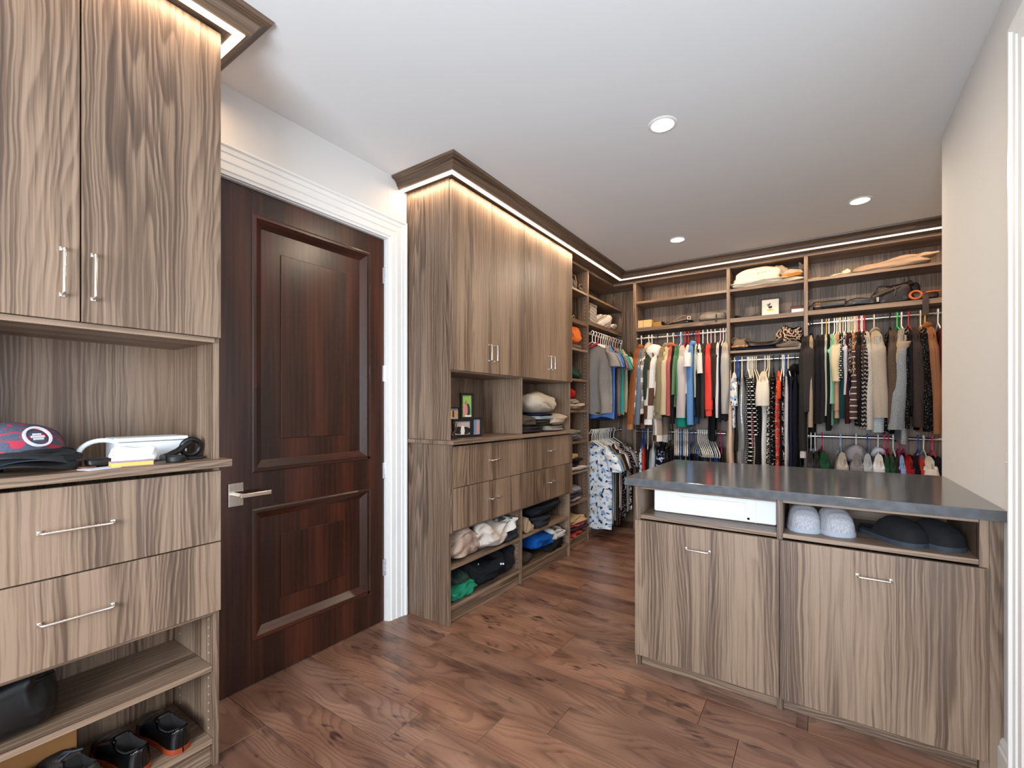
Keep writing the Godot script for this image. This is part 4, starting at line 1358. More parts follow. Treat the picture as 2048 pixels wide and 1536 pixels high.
func tower_things() -> void:
	var y := 1.1155
	# four joined photo frames
	var fr := thing("photo_frame", "black collage of four joined photo frames in the tower's left niche", "picture frame", V(-1.955, y, -2.335), deg_to_rad(80))
	framed(fr, V(-0.028, 0.063, 0.0), 0.165, 0.122, 0.017, 2, M.black)
	framed(fr, V(0.100, 0.066, -0.004), 0.088, 0.128, 0.013, 3, M.black)
	framed(fr, V(0.012, 0.208, -0.002), 0.115, 0.176, 0.016, 0, M.black)
	framed(fr, V(-0.096, 0.158, -0.010), 0.105, 0.090, 0.011, 1, M.black)
	var st := MB.new()
	st.tube(PackedVector3Array([V(0, 0.11, -0.012), V(0, 0.004, -0.075)]), 0.005, 8)
	put("easel_leg", st.mesh(), M.black, fr)
	var an := thing("figurine", "dark antler-shaped figurine behind the niche's left edge", "ornament", V(-1.92, y, -2.16))
	put("base", MB.new().lathe(PackedVector2Array([Vector2(0.0001, 0), Vector2(0.03, 0), Vector2(0.03, 0.012), Vector2(0.012, 0.02), Vector2(0.006, 0.03), Vector2(0.0001, 0.03)])).mesh(), M.black, an)
	for s in [1.0, -1.0]:
		put("branch", MB.new().tube(PackedVector3Array([V(0, 0.028, 0), V(0.01, 0.05, 0.02 * s), V(0.0, 0.075, 0.04 * s), V(0.012, 0.098, 0.03 * s), V(0.0, 0.10, 0.012 * s)]), 0.005, 7, 0.003).mesh(), std(Color(0.35, 0.27, 0.18), 0.4), an)
	# the knits in the right niche
	var z := -3.2
	soft("folded_sweater", "dark plum folded sweater at the bottom left of the niche pile", "sweater", V(-1.985, y, z + 0.17), V(0.30, 0.055, 0.33), "#2a2327", {"layers": 2, "amp": 0.05})
	soft("folded_sweater", "grey-beige folded sweater at the bottom right of the niche pile", "sweater", V(-1.985, y, z - 0.21), V(0.30, 0.05, 0.36), "#8b847c", {"layers": 2, "amp": 0.06})
	soft("folded_sweater", "dark olive folded knit in the middle of the niche pile", "sweater", V(-2.0, y + 0.050, z - 0.06), V(0.30, 0.05, 0.40), "#38342c", {"layers": 2, "amp": 0.06})
	soft("folded_sweater", "speckled brown knit on the left of the niche pile", "sweater", V(-1.99, y + 0.054, z + 0.20), V(0.29, 0.075, 0.27), "marl:#322a27:#62584f", {"layers": 2, "amp": 0.08})
	soft("folded_sweater", "pale beige rolled sweater poking out on the right of the niche pile", "sweater", V(-1.965, y + 0.050, z - 0.25), V(0.29, 0.085, 0.30), "#a39383", {"layers": 1, "amp": 0.09})
	soft("folded_shirt", "pale blue-white folded shirt under the fleece blanket", "shirt", V(-1.985, y + 0.098, z - 0.05), V(0.28, 0.035, 0.30), "#9fa6ad", {"layers": 2, "amp": 0.05})
	soft("folded_shirt", "navy folded shirt directly beneath the fleece blanket", "shirt", V(-1.985, y + 0.131, z - 0.02), V(0.28, 0.022, 0.30), "#1b2030", {"layers": 1, "amp": 0.04})
	var fl := soft("fleece_blanket", "big cream fleece blanket folded on top of the niche pile", "blanket", V(-1.985, y + 0.150, z - 0.04), V(0.31, 0.175, 0.43), "#b3a797", {"layers": 0, "amp": 0.05, "sq": 0.75, "seed": 5})
	put("fold_edge", MB.new().tube(PackedVector3Array([V(0.146, 0.07, 0.15), V(0.150, 0.095, 0.09), V(0.152, 0.088, 0.03), V(0.149, 0.062, -0.04), V(0.142, 0.035, -0.09)]), 0.012, 8, 0.007).mesh(), cloth("#a79b8b"), fl)
	soft("folded_throw", "dark folded throw in shadow behind the fleece blanket", "blanket", V(-2.10, y + 0.155, z + 0.22), V(0.14, 0.15, 0.2), "#241f20", {"amp": 0.06})
	# lower left bay
	var s1 := 0.351
	soft("tee_shirt", "crumpled blush beige tee in the tower's lower left bay", "shirt", V(-1.985, s1, -2.24), V(0.28, 0.175, 0.33), "#a78f80", {"layers": 4, "amp": 0.14, "sq": 0.7})
	soft("tee_shirt", "crumpled off-white tee in the tower's lower left bay", "shirt", V(-1.965, s1, -2.49), V(0.27, 0.165, 0.30), "#c2b7ac", {"layers": 2, "amp": 0.16, "sq": 0.7, "seed": 77})
	soft("folded_jeans", "dark slate folded trousers under the printed white tees", "trousers", V(-1.98, s1, -2.715), V(0.28, 0.062, 0.24), "#2e3238", {"layers": 2, "amp": 0.06})
	soft("tee_shirt", "white tee with grey lettering folded on the slate trousers", "shirt", V(-1.985, s1 + 0.060, -2.70), V(0.27, 0.09, 0.25), "printwhite", {"layers": 2, "amp": 0.12, "sq": 0.6})
	soft("tee_shirt", "white tee with a round grey print leaning behind the off-white one", "shirt", V(-2.08, s1 + 0.10, -2.57), V(0.2, 0.10, 0.22), "printwhite", {"layers": 1, "amp": 0.1, "seed": 33})
	# bottom left bay
	var s2 := 0.112
	var hd := soft("hooded_sweatshirt", "black sweatshirt with small white logos heaped in the bottom left bay", "sweater", V(-1.985, s2, -2.50), V(0.29, 0.165, 0.42), "#17181b", {"layers": 2, "amp": 0.12, "sq": 0.62, "seed": 9})
	var ink := std(Color(0.78, 0.80, 0.82), 0.8)
	var dz := Vector3(-1, -0.3, 0).normalized()
	for q in [[0.0, 0.0], [0.02, 0.004], [0.04, -0.004], [0.06, -0.010]]:
		mark_on(hd, "printed_mark", MB.new().tube(arc(Vector3.ZERO, 0.008, 20, 300, V(1, 0, 0), V(0, 1, 0), 10), 0.0018, 5).mesh(), ink, V(-1.4, 0.29 + q[1] + 0.17, -2.44 - q[0]), dz, q[0] * 20.0)
	mark_on(hd, "printed_mark", boxes([[V(-0.014, -0.006, -0.001), V(-0.003, 0.008, 0.001)], [V(0.002, -0.007, -0.001), V(0.013, 0.006, 0.001)]]), ink, V(-1.4, 0.20 + 0.16, -2.55), dz)
	mark_on(hd, "printed_mark", boxes([[V(-0.012, -0.004, -0.001), V(0.012, 0.004, 0.001)]]), ink, V(-1.4, 0.25 + 0.16, -2.40), dz)
	soft("hooded_sweatshirt", "black hooded sweatshirt draped at the right of the bottom left bay", "sweater", V(-2.0, s2, -2.735), V(0.26, 0.19, 0.19), "#1d1e21", {"layers": 1, "amp": 0.10, "sq": 0.6})
	soft("tee_shirt", "bright green tee crumpled in the bottom left corner bay", "shirt", V(-1.965, s2, -2.20), V(0.25, 0.09, 0.26), "#1f7558", {"layers": 2, "amp": 0.13, "sq": 0.7, "seed": 21})
	soft("tee_shirt", "dark grey-green shirt with a white collar on the bright green tee", "shirt", V(-1.99, s2 + 0.082, -2.17), V(0.23, 0.065, 0.2), "#28352f", {"layers": 2, "amp": 0.12, "sq": 0.7})
	# right bays
	soft("folded_jacket", "dark charcoal folded jacket in the tower's lower right bay", "jacket", V(-1.985, s1, -3.18), V(0.28, 0.085, 0.36), "#2b2d33", {"layers": 2, "amp": 0.10})
	soft("folded_jacket", "near-black folded jacket laid over the charcoal one", "jacket", V(-1.985, s1 + 0.075, -3.25), V(0.28, 0.105, 0.46), "#212328", {"layers": 1, "amp": 0.13, "seed": 14})
	soft("scarf", "small cream and tan scarf at the front left of the lower right bay", "scarf", V(-1.90, s1, -2.965), V(0.12, 0.10, 0.13), "#a08a72", {"layers": 1, "amp": 0.18, "taper": 0.35})
	soft("knit_hat", "dark taupe knit hat at the left of the bottom right bay", "hat", V(-1.93, s2, -2.96), V(0.15, 0.075, 0.19), "#3a322c", {"amp": 0.07, "sq": 0.7})
	soft("folded_scarf", "dark brown folded scarf behind the taupe knit hat", "scarf", V(-2.07, s2, -2.95), V(0.14, 0.11, 0.18), "#2a2320", {"amp": 0.07})
	soft("folded_shorts", "black shorts with white lettering under the blue jersey", "shorts", V(-1.97, s2, -3.40), V(0.28, 0.07, 0.30), "#1a1a1d", {"layers": 1, "amp": 0.08})
	soft("jersey", "bright blue jersey with white piping in the bottom right bay", "shirt", V(-1.985, s2 + 0.062, -3.22), V(0.28, 0.11, 0.30), "#12509e", {"layers": 2, "amp": 0.10, "seed": 31})
	var jw := soft("jersey", "white jersey with dark blue lettering beside the blue jersey", "shirt", V(-1.97, s2 + 0.066, -3.45), V(0.27, 0.105, 0.22), "#bdb9b4", {"layers": 1, "amp": 0.10, "seed": 8})
	var nv := std(Color(0.10, 0.14, 0.30), 0.8)
	for k in 2:
		for j in 4:
			mark_on(jw, "printed_mark", boxes([[V(-0.007, -0.008, -0.001), V(-0.002, 0.008, 0.001)], [V(-0.002, -0.001, -0.001), V(0.004, 0.002, 0.001)], [V(0.004, -0.008, -0.001), V(0.008, 0.008, 0.001)]]), nv, V(-1.4, 0.43 - 0.026 * k, -3.41 - 0.02 * j), V(-1, -0.34, 0).normalized())

func column_things() -> void:
	var x := -2.04
	var z := -3.93
	var hb := thing("handbag", "dark brown leather handbag with pale straps on the column's top shelf", "handbag", V(x + 0.02, 2.441, -3.90))
	put("body", blob(V(0.16, 0.135, 0.20), 6, 0, 0.4, 0.04, 0.18), std(Color(0.085, 0.06, 0.045), 0.4), hb)
	for s in [-0.05, 0.05]:
		put("strap", MB.new().tube(PackedVector3Array([V(0.082, 0.01, s), V(0.088, 0.07, s), V(0.075, 0.14, s), V(0.03, 0.165, s * 0.9)]), 0.006, 7).mesh(), std(Color(0.40, 0.33, 0.27), 0.5), hb)
	var ps := thing("purse", "small brown purse with a shiny buckle at the right of the column's top shelf", "purse", V(x + 0.06, 2.441, -4.075))
	put("body", blob(V(0.12, 0.05, 0.11), 4, 0, 0.5, 0.06), std(Color(0.12, 0.085, 0.065), 0.45), ps)
	put("handle", MB.new().tube(arc(V(0.03, 0.04, 0), 0.045, 0, 180, V(0, 0, 1), V(0.2, 1, 0).normalized()), 0.006, 8).mesh(), std(Color(0.34, 0.27, 0.23), 0.35), ps)
	var gl := thing("sunglasses", "thin wire sunglasses on the column's second shelf", "sunglasses", V(x + 0.07, 2.152, -3.93))
	for s in [-0.032, 0.032]:
		put("lens_rim", MB.new().tube(arc(V(0, 0.028, s), 0.026, 0, 340, V(0, 0, 1), V(0.3, 1, 0).normalized(), 16), 0.0022, 6, -1.0, true).mesh(), M.nickel, gl)
		put("temple", MB.new().tube(PackedVector3Array([V(0, 0.03, s * 1.8), V(-0.05, 0.05, s * 1.85), V(-0.11, 0.03, s * 1.8)]), 0.002, 6).mesh(), M.nickel, gl)
	soft("folded_jeans", "grey-beige folded trousers under the orange bundle", "trousers", V(x, 1.876, z), V(0.25, 0.045, 0.28), "#6f625a", {"layers": 1})
	soft("folded_sweater", "bright orange bundled sweater on the column's third shelf", "sweater", V(x, 1.917, z + 0.01), V(0.27, 0.165, 0.31), "#c9692f", {"layers": 2, "amp": 0.09, "sq": 0.6, "seed": 19})
	soft("folded_sweater", "dark green folded sweater on the column's fourth shelf", "sweater", V(x, 1.587, -3.95), V(0.27, 0.125, 0.36), "#22372f", {"amp": 0.07, "taper": 0.3, "sq": 0.7})
	soft("folded_shorts", "cream and taupe folded shorts on the column's fifth shelf", "shorts", V(x + 0.01, 1.291, z), V(0.27, 0.065, 0.28), "#a8947f", {"layers": 2, "amp": 0.10, "seed": 10})
	soft("folded_shorts", "pale stone folded shorts beneath the red knit", "shorts", V(x, 1.35, z + 0.02), V(0.25, 0.045, 0.22), "#8d827b", {"layers": 1, "amp": 0.10})
	soft("knit_hat", "bright red knit on the column's fifth shelf", "hat", V(x, 1.392, z + 0.03), V(0.2, 0.115, 0.19), "#a3201a", {"amp": 0.06, "sq": 0.75})
	soft("folded_tee", "grey folded tee just above the drawer counter on the column", "shirt", V(x, 0.996, z + 0.03), V(0.25, 0.065, 0.26), "#6c6a6a", {"layers": 2, "amp": 0.10})
	soft("folded_tee", "pale folded tee on the grey one above the drawer counter", "shirt", V(x, 1.057, z + 0.03), V(0.24, 0.045, 0.24), "#8f9690", {"layers": 1, "amp": 0.10})
	soft("folded_tee", "white and pink folded tee on the column's seventh shelf", "shirt", V(x + 0.015, 0.711, -3.95), V(0.28, 0.04, 0.34), "#b9aaa6", {"layers": 1, "amp": 0.13})
	soft("folded_tee", "navy folded tee in the middle of the seventh shelf stack", "shirt", V(x, 0.749, z), V(0.25, 0.045, 0.28), "#22242f", {"layers": 2, "amp": 0.09})
	soft("folded_tee", "black folded tee under the tan one on the seventh shelf", "shirt", V(x, 0.79, z), V(0.25, 0.035, 0.27), "#1c1b1c", {"layers": 1, "amp": 0.09})
	soft("folded_tee", "tan folded tee on top of the seventh shelf stack", "shirt", V(x, 0.822, z + 0.01), V(0.24, 0.045, 0.25), "#a08363", {"layers": 1, "amp": 0.11})
	soft("folded_tee", "mauve-grey folded tee at the bottom of the eighth shelf", "shirt", V(x, 0.421, z), V(0.26, 0.04, 0.29), "#8c8085", {"layers": 2, "amp": 0.09})
	soft("folded_tee", "dark folded tee in the middle of the eighth shelf stack", "shirt", V(x, 0.458, z), V(0.25, 0.035, 0.26), "#39343a", {"layers": 1, "amp": 0.09})
	soft("folded_tee", "light grey folded tee on top of the eighth shelf stack", "shirt", V(x + 0.01, 0.49, z - 0.01), V(0.26, 0.065, 0.32), "#8a8890", {"layers": 1, "amp": 0.12, "taper": 0.25})
	soft("folded_tee", "coral red folded tee at the bottom of the lowest column shelf", "shirt", V(x + 0.01, 0.101, -3.91), V(0.27, 0.05, 0.27), "#b8403c", {"layers": 1, "amp": 0.12})
	soft("folded_tee", "dark tee with a pink edge on the lowest column shelf", "shirt", V(x + 0.01, 0.147, -3.95), V(0.27, 0.04, 0.33), "#3c2a30", {"layers": 1, "amp": 0.11})
	soft("folded_tee", "pink folded tee peeking out on the lowest column shelf", "shirt", V(x + 0.015, 0.183, -3.97), V(0.26, 0.022, 0.31), "#c25a66", {"layers": 1, "amp": 0.11})
	soft("folded_tee", "sand folded tee on top of the lowest column shelf", "shirt", V(x, 0.203, -3.94), V(0.26, 0.075, 0.29), "#b39674", {"layers": 2, "amp": 0.12})
	# the corner unit's shelf
	var y := 2.180
	var gb := thing("gift_box", "tall grey and white patterned gift box on the corner shelf", "box", V(-2.04, y, -4.37))
	put("body", MB.new().box(V(0, 0.092, 0), V(0.20, 0.184, 0.17), 0.002).mesh(), cloth("lattice"), gb)
	put("lid", MB.new().box(V(0, 0.195, 0), V(0.205, 0.022, 0.175), 0.002).mesh(), cloth("lattice"), gb)
	var pb := thing("patterned_bag", "slumped bag with a white and grey diamond pattern on the corner shelf", "bag", V(-2.03, y, -4.68), deg_to_rad(-6))
	put("body", blob(V(0.24, 0.155, 0.33), 15, 0, 0.5, 0.09, 0.12), cloth("diamonds"), pb)
	put("flap", blob(V(0.10, 0.05, 0.13), 16, 0, 0.55, 0.1), cloth("diamonds"), pb).position = V(0.06, 0.02, -0.19)
	var bt := thing("ankle_boot", "brown ankle boot on the floor shelf behind the island corner", "boot", V(-1.50, 0.107, -4.90), deg_to_rad(35))
	shoe_parts(bt, 0.25, 0.10, 0.11, 0.03, 0.36, std(Color(0.36, 0.25, 0.20), 0.7), std(Color(0.16, 0.11, 0.09), 0.7), M.black)

func back_shelf_things() -> void:
	var zf := -4.87
	var y := 2.176
	for q in [[-1.612, 0.058, "tan cardboard box at the left end of the back shelf, narrower of the pair"], [-1.536, 0.088, "tan cardboard box right beside the narrower one on the back shelf"]]:
		var b := thing("cardboard_box", q[2], "box", V(q[0], y, zf - 0.05))
		put("body", MB.new().box(V(0, 0.042, 0), V(q[1], 0.084, 0.10), 0.002).mesh(), M.card, b)
		put("lid_flap", MB.new().box(V(0, 0.0852, 0), V(q[1] - 0.002, 0.0024, 0.098), 0.0005).mesh(), M.card, b)
	var g := thing("small_box", "small gold and black box next to the tan cardboard boxes", "box", V(-1.425, y, zf - 0.04), deg_to_rad(-8))
	put("body", MB.new().box(V(0, 0.026, 0), V(0.10, 0.052, 0.07), 0.002).mesh(), std(Color(0.62, 0.45, 0.16), 0.4), g)
	put("end_label", MB.new().box(V(0.046, 0.034, 0), V(0.012, 0.036, 0.071), 0.001).mesh(), M.black, g)
	var st := thing("shoulder_bag", "black shoulder bag with a tan looped strap on the left back shelf", "handbag", V(-1.21, y, zf - 0.03))
	put("body", blob(V(0.26, 0.04, 0.14), 18, 0, 0.5, 0.06), M.leather, st)
	put("strap", MB.new().tube(PackedVector3Array([V(-0.11, 0.012, 0.07), V(-0.06, 0.02, 0.075), V(-0.01, 0.05, 0.07), V(0.05, 0.082, 0.05), V(0.10, 0.07, 0.05), V(0.11, 0.045, 0.06), V(0.04, 0.035, 0.075), V(-0.04, 0.02, 0.08)]), 0.006, 8).mesh(), std(Color(0.45, 0.34, 0.24), 0.5), st)
	put("ring", MB.new().tube(arc(V(0.112, 0.05, 0.075), 0.016, 0, 340, V(1, 0, 0), V(0, 1, 0)), 0.0045, 8, -1.0, true).mesh(), M.nickel, st)
	var po := thing("clutch_pouch", "pale grey satin pouch with a tassel clasp on the left back shelf", "pouch", V(-0.885, y, zf - 0.04), deg_to_rad(2))
	put("body", blob(V(0.27, 0.095, 0.16), 23, 0, 0.55, 0.06, 0.15), std(Color(0.42, 0.38, 0.34), 0.45), po)
	put("tassel", MB.new().tube(PackedVector3Array([V(0.04, 0.06, 0.08), V(0.04, 0.035, 0.092), V(0.042, -0.002, 0.098), V(0.042, -0.014, 0.098)]), 0.006, 8, 0.009).mesh(), std(Color(0.16, 0.12, 0.10), 0.5), po)
	# top shelf of the middle unit
	var yt := 2.458
	var ll := soft("cloth_sheet", "white crumpled dust cloth under the cotton bag", "cloth", V(-0.43, yt, zf - 0.05), V(0.55, 0.055, 0.20), "#cfc3b2", {"amp": 0.16, "sq": 0.55, "layers": 1})
	var cb := soft("cotton_bag", "big stuffed white cotton bag with four printed letters on the top shelf", "bag", V(-0.49, yt + 0.012, zf - 0.05), V(0.40, 0.155, 0.20), "#d6ccbb", {"amp": 0.07, "sq": 0.55, "seed": 44, "roll": 6.0})
	var tx := ["K", "X", "V", "L"]
	for k in 4:
		mark_on(cb, "printed_letter", letter(tx[k], 0.014), M.black, V(-0.475 + 0.030 * k, yt + 0.118 + 0.004 * k, -4.4), V(0, 0, -1), 0.25)
	put("drawn_neck", blob(V(0.13, 0.075, 0.09), 45, 0, 0.6, 0.2, 0.35), cloth("#a3917e"), cb).position = V(0.20, 0.05, 0.02)
	var pp := soft("fabric_pouch", "grey-cream fabric pouch at the right of the top middle shelf", "pouch", V(-0.19, yt + 0.045, zf - 0.05), V(0.17, 0.07, 0.14), "#a59c8d", {"amp": 0.10, "layers": 1, "roll": 8.0})
	put("knot", blob(V(0.04, 0.055, 0.04), 46, 0, 0.7, 0.2), cloth("#6a655f"), pp).position = V(0.065, 0.055, 0.02)
	soft("leather_pouch", "mustard tan pouch under the grey-cream one", "pouch", V(-0.21, yt + 0.040, zf - 0.0), V(0.19, 0.045, 0.10), "#a8763a", {"amp": 0.12, "layers": 1, "roll": 9.0})
	# second shelf of the middle unit
	var hp := thing("sunglasses_case", "dark curved soft case on the middle unit's second shelf", "case", V(-0.57, y, zf - 0.07))
	put("body", blob(V(0.23, 0.05, 0.11), 52, 0, 0.5, 0.05, 0.0, 0.6), M.leather, hp)
	var ar := thing("framed_print", "small framed drawing of a black bird above a yellow flower", "picture", V(-0.384, y, zf - 0.035))
	framed(ar, V(0, 0.085, 0), 0.162, 0.17, 0.011, 4, std(Color(0.10, 0.05, 0.035), 0.5))
	put("stand", MB.new().box(V(0, 0.045, -0.03), V(0.03, 0.09, 0.004), 0.001).mesh(), M.black, ar)
	ar.get_node("stand").rotation.x = 0.35
	var b1 := thing("box", "white lidded box at the right of the middle unit's second shelf", "box", V(-0.165, y, zf - 0.06))
	put("body", MB.new().box(V(0, 0.017, 0), V(0.095, 0.034, 0.10), 0.002).mesh(), M.foam, b1)
	put("lid", MB.new().box(V(0, 0.0365, 0), V(0.098, 0.005, 0.103), 0.001).mesh(), M.foam, b1)
	var b2 := thing("wooden_box", "reddish brown wooden box lying on the white lidded box", "box", V(-0.172, y + 0.039, zf - 0.06), 0.05)
	put("body", MB.new().box(V(0, 0.011, 0), V(0.094, 0.022, 0.09), 0.002).mesh(), std(Color(0.30, 0.13, 0.07), 0.45), b2)
	put("lid", MB.new().box(V(0, 0.026, 0), V(0.098, 0.008, 0.094), 0.002).mesh(), std(Color(0.34, 0.15, 0.08), 0.45), b2)
	# third shelf of the middle unit
	var y3 := 1.862
	soft("folded_tote", "navy folded tote bag at the bottom of the third shelf", "bag", V(-0.50, y3, zf - 0.04), V(0.36, 0.028, 0.17), "#1c2638", {"layers": 1, "amp": 0.06})
	var tb := thing("handbag", "taupe handbag with a ring handle at the left of the third shelf", "handbag", V(-0.635, y3 + 0.026, zf - 0.05))
	put("body", blob(V(0.15, 0.10, 0.16), 60, 0, 0.55, 0.06, 0.25), std(Color(0.46, 0.37, 0.30), 0.6), tb)
	put("handle", MB.new().tube(arc(V(-0.045, 0.075, 0.02), 0.032, 0, 350, V(1, 0, 0), V(0, 1, 0.2).normalized()), 0.008, 8, -1.0, true).mesh(), std(Color(0.42, 0.34, 0.26), 0.55), tb)
	put("trim_band", MB.new().tube(PackedVector3Array([V(-0.07, 0.014, 0.078), V(0.0, 0.016, 0.086), V(0.07, 0.013, 0.078)]), 0.011, 8).mesh(), cloth("leopard"), tb)
	var bb := thing("handbag", "dark brown sagging leather bag in the middle of the third shelf", "handbag", V(-0.435, y3 + 0.026, zf - 0.04))
	put("body", blob(V(0.33, 0.09, 0.18), 63, 0, 0.45, 0.06, 0.1, 0.55), std(Color(0.12, 0.085, 0.065), 0.45), bb)
	put("flap_edge", MB.new().tube(PackedVector3Array([V(-0.16, 0.078, 0.05), V(-0.08, 0.05, 0.088), V(0.0, 0.040, 0.092), V(0.09, 0.045, 0.088), V(0.15, 0.05, 0.06)]), 0.005, 7).mesh(), std(Color(0.30, 0.23, 0.18), 0.5), bb)
	soft("travel_pouch", "flat taupe pouch under the marbled fur bag", "pouch", V(-0.235, y3, zf - 0.02), V(0.20, 0.05, 0.14), "#6f6259", {"amp": 0.07})
	var td := thing("fur_bag", "cream and brown marbled fur bag with black backing on the third shelf", "handbag", V(-0.235, y3 + 0.048, zf - 0.05), 0.1)
	put("body", blob(V(0.21, 0.135, 0.15), 66, 0, 0.6, 0.10, 0.15), cloth("marble"), td)
	put("backing", blob(V(0.20, 0.155, 0.07), 67, 0, 0.55, 0.08, 0.15), M.leather, td).position = V(0.015, 0.0, -0.06)
	soft("rolled_paper", "short pale rolled cloth at the right end of the third shelf", "roll", V(-0.143, y3, zf + 0.02), V(0.046, 0.03, 0.05), "#b9c4bb", {"sq": 0.6, "amp": 0.02})
	# the right unit
	soft("linen_cloth", "thin cream cloth scrap at the left of the right unit's top shelf", "cloth", V(-0.025, yt, zf), V(0.07, 0.010, 0.06), "#cdbfa2", {"amp": 0.05})
	var ss := soft("drawstring_pouch", "small cream pouch with a puffed end on the right unit's top shelf", "pouch", V(0.13, yt, zf), V(0.10, 0.018, 0.08), "#d3c6a8", {"amp": 0.08})
	put("puffed_end", blob(V(0.055, 0.042, 0.06), 71, 0, 0.7, 0.08), cloth("#d3c6a8"), ss).position = V(0.062, 0.004, 0)
	var bl := soft("garment_sack", "long beige garment sack lying on the right unit's top shelf", "bag", V(0.50, yt, zf - 0.06), V(0.46, 0.085, 0.20), "#9d8672", {"amp": 0.08, "sq": 0.55, "seed": 70, "roll": 3.5})
	put("loose_flap", blob(V(0.16, 0.03, 0.10), 72, 0, 0.5, 0.1), cloth("#ad957f"), bl).position = V(0.20, 0.055, 0.03)
	var dr := thing("bottle_bag", "dark brown cylindrical leather case with a metal end cap", "case", V(0.05, y, zf - 0.02))
	put("body", MB.new().lathe(PackedVector2Array([Vector2(0.0001, -0.12), Vector2(0.036, -0.12), Vector2(0.040, -0.11), Vector2(0.042, 0.11), Vector2(0.037, 0.12), Vector2(0.0001, 0.122)]), V(0.02, 0.042, 0), Basis(Quaternion(V(0, 1, 0), V(1, 0, 0)))).mesh(), std(Color(0.09, 0.06, 0.045), 0.38), dr)
	put("end_cap", MB.new().lathe(PackedVector2Array([Vector2(0.043, -0.10), Vector2(0.043, -0.065), Vector2(0.041, -0.06)]), V(0.02, 0.042, 0), Basis(Quaternion(V(0, 1, 0), V(1, 0, 0)))).mesh(), std(Color(0.35, 0.27, 0.2), 0.3, 0.6), dr)
	put("strap", MB.new().tube(arc(V(-0.105, 0.03, 0.01), 0.026, 0, 340, V(1, 0, 0), V(0, 1, 0)), 0.008, 8, -1.0, true).mesh(), M.leather, dr)
	var fb := thing("handbag", "flat black leather bag with a gold clasp in the middle of the right shelf", "handbag", V(0.30, y, zf - 0.03))
	put("body", blob(V(0.25, 0.065, 0.17), 74, 0, 0.45, 0.06), std(Color(0.075, 0.05, 0.042), 0.4), fb)
	put("clasp", MB.new().box(V(0.10, 0.035, 0.082), V(0.018, 0.04, 0.008), 0.002).mesh(), M.nickel, fb)
	var big := thing("handbag", "large slouchy brown leather bag with rolled top and tie straps", "handbag", V(0.50, y, zf - 0.07), 0.12)
	put("body", blob(V(0.27, 0.15, 0.17), 77, 0, 0.5, 0.08, 0.15), std(Color(0.135, 0.09, 0.072), 0.5), big)
	put("rolled_top", MB.new().tube(PackedVector3Array([V(-0.14, 0.06, 0.06), V(-0.06, 0.095, 0.065), V(0.03, 0.125, 0.06), V(0.12, 0.165, 0.04)]), 0.020, 10).mesh(), std(Color(0.16, 0.11, 0.09), 0.5), big)
	put("tie_strap", MB.new().tube(PackedVector3Array([V(0.0, 0.135, 0.07), V(0.01, 0.10, 0.09), V(-0.005, 0.06, 0.092), V(0.012, 0.02, 0.09)]), 0.006, 7).mesh(), std(Color(0.20, 0.14, 0.11), 0.5), big)
	put("side_flap", blob(V(0.09, 0.14, 0.05), 78, 0, 0.5, 0.06), std(Color(0.06, 0.045, 0.04), 0.5), big).position = V(0.135, 0.015, 0.0)
	var ob := thing("orange_belt_bag", "coiled orange and brown striped strap bag at the right end of the shelf", "bag", V(0.70, y, zf - 0.02))
	put("body", blob(V(0.16, 0.06, 0.13), 80, 0, 0.45, 0.04), std(Color(0.13, 0.07, 0.04), 0.5), ob)
	put("coil", MB.new().tube(arc(V(-0.06, 0.042, 0.055), 0.036, 0, 350, V(1, 0, 0.1).normalized(), V(0, 0.7, -0.3).normalized()), 0.010, 8, -1.0, true).mesh(), std(Color(0.62, 0.28, 0.08), 0.5), ob)
	put("stripe", MB.new().tube(PackedVector3Array([V(0.0, 0.052, 0.066), V(0.05, 0.055, 0.068), V(0.085, 0.052, 0.06)]), 0.008, 8).mesh(), std(Color(0.62, 0.28, 0.08), 0.5), ob)
	put("hanging_tail", MB.new().sweep(PackedVector2Array([Vector2(-0.002, -0.019), Vector2(0.002, -0.019), Vector2(0.002, 0.019), Vector2(-0.002, 0.019)]), PackedVector2Array([Vector2(0.045, 0.045), Vector2(0.074, 0.03), Vector2(0.082, -0.01), Vector2(0.080, -0.13)]), Transform3D(V(0, 0, 1), V(0, 1, 0), V(1, 0, 0), V(-0.005, 0, 0))).mesh(), std(Color(0.20, 0.14, 0.11), 0.6), ob)

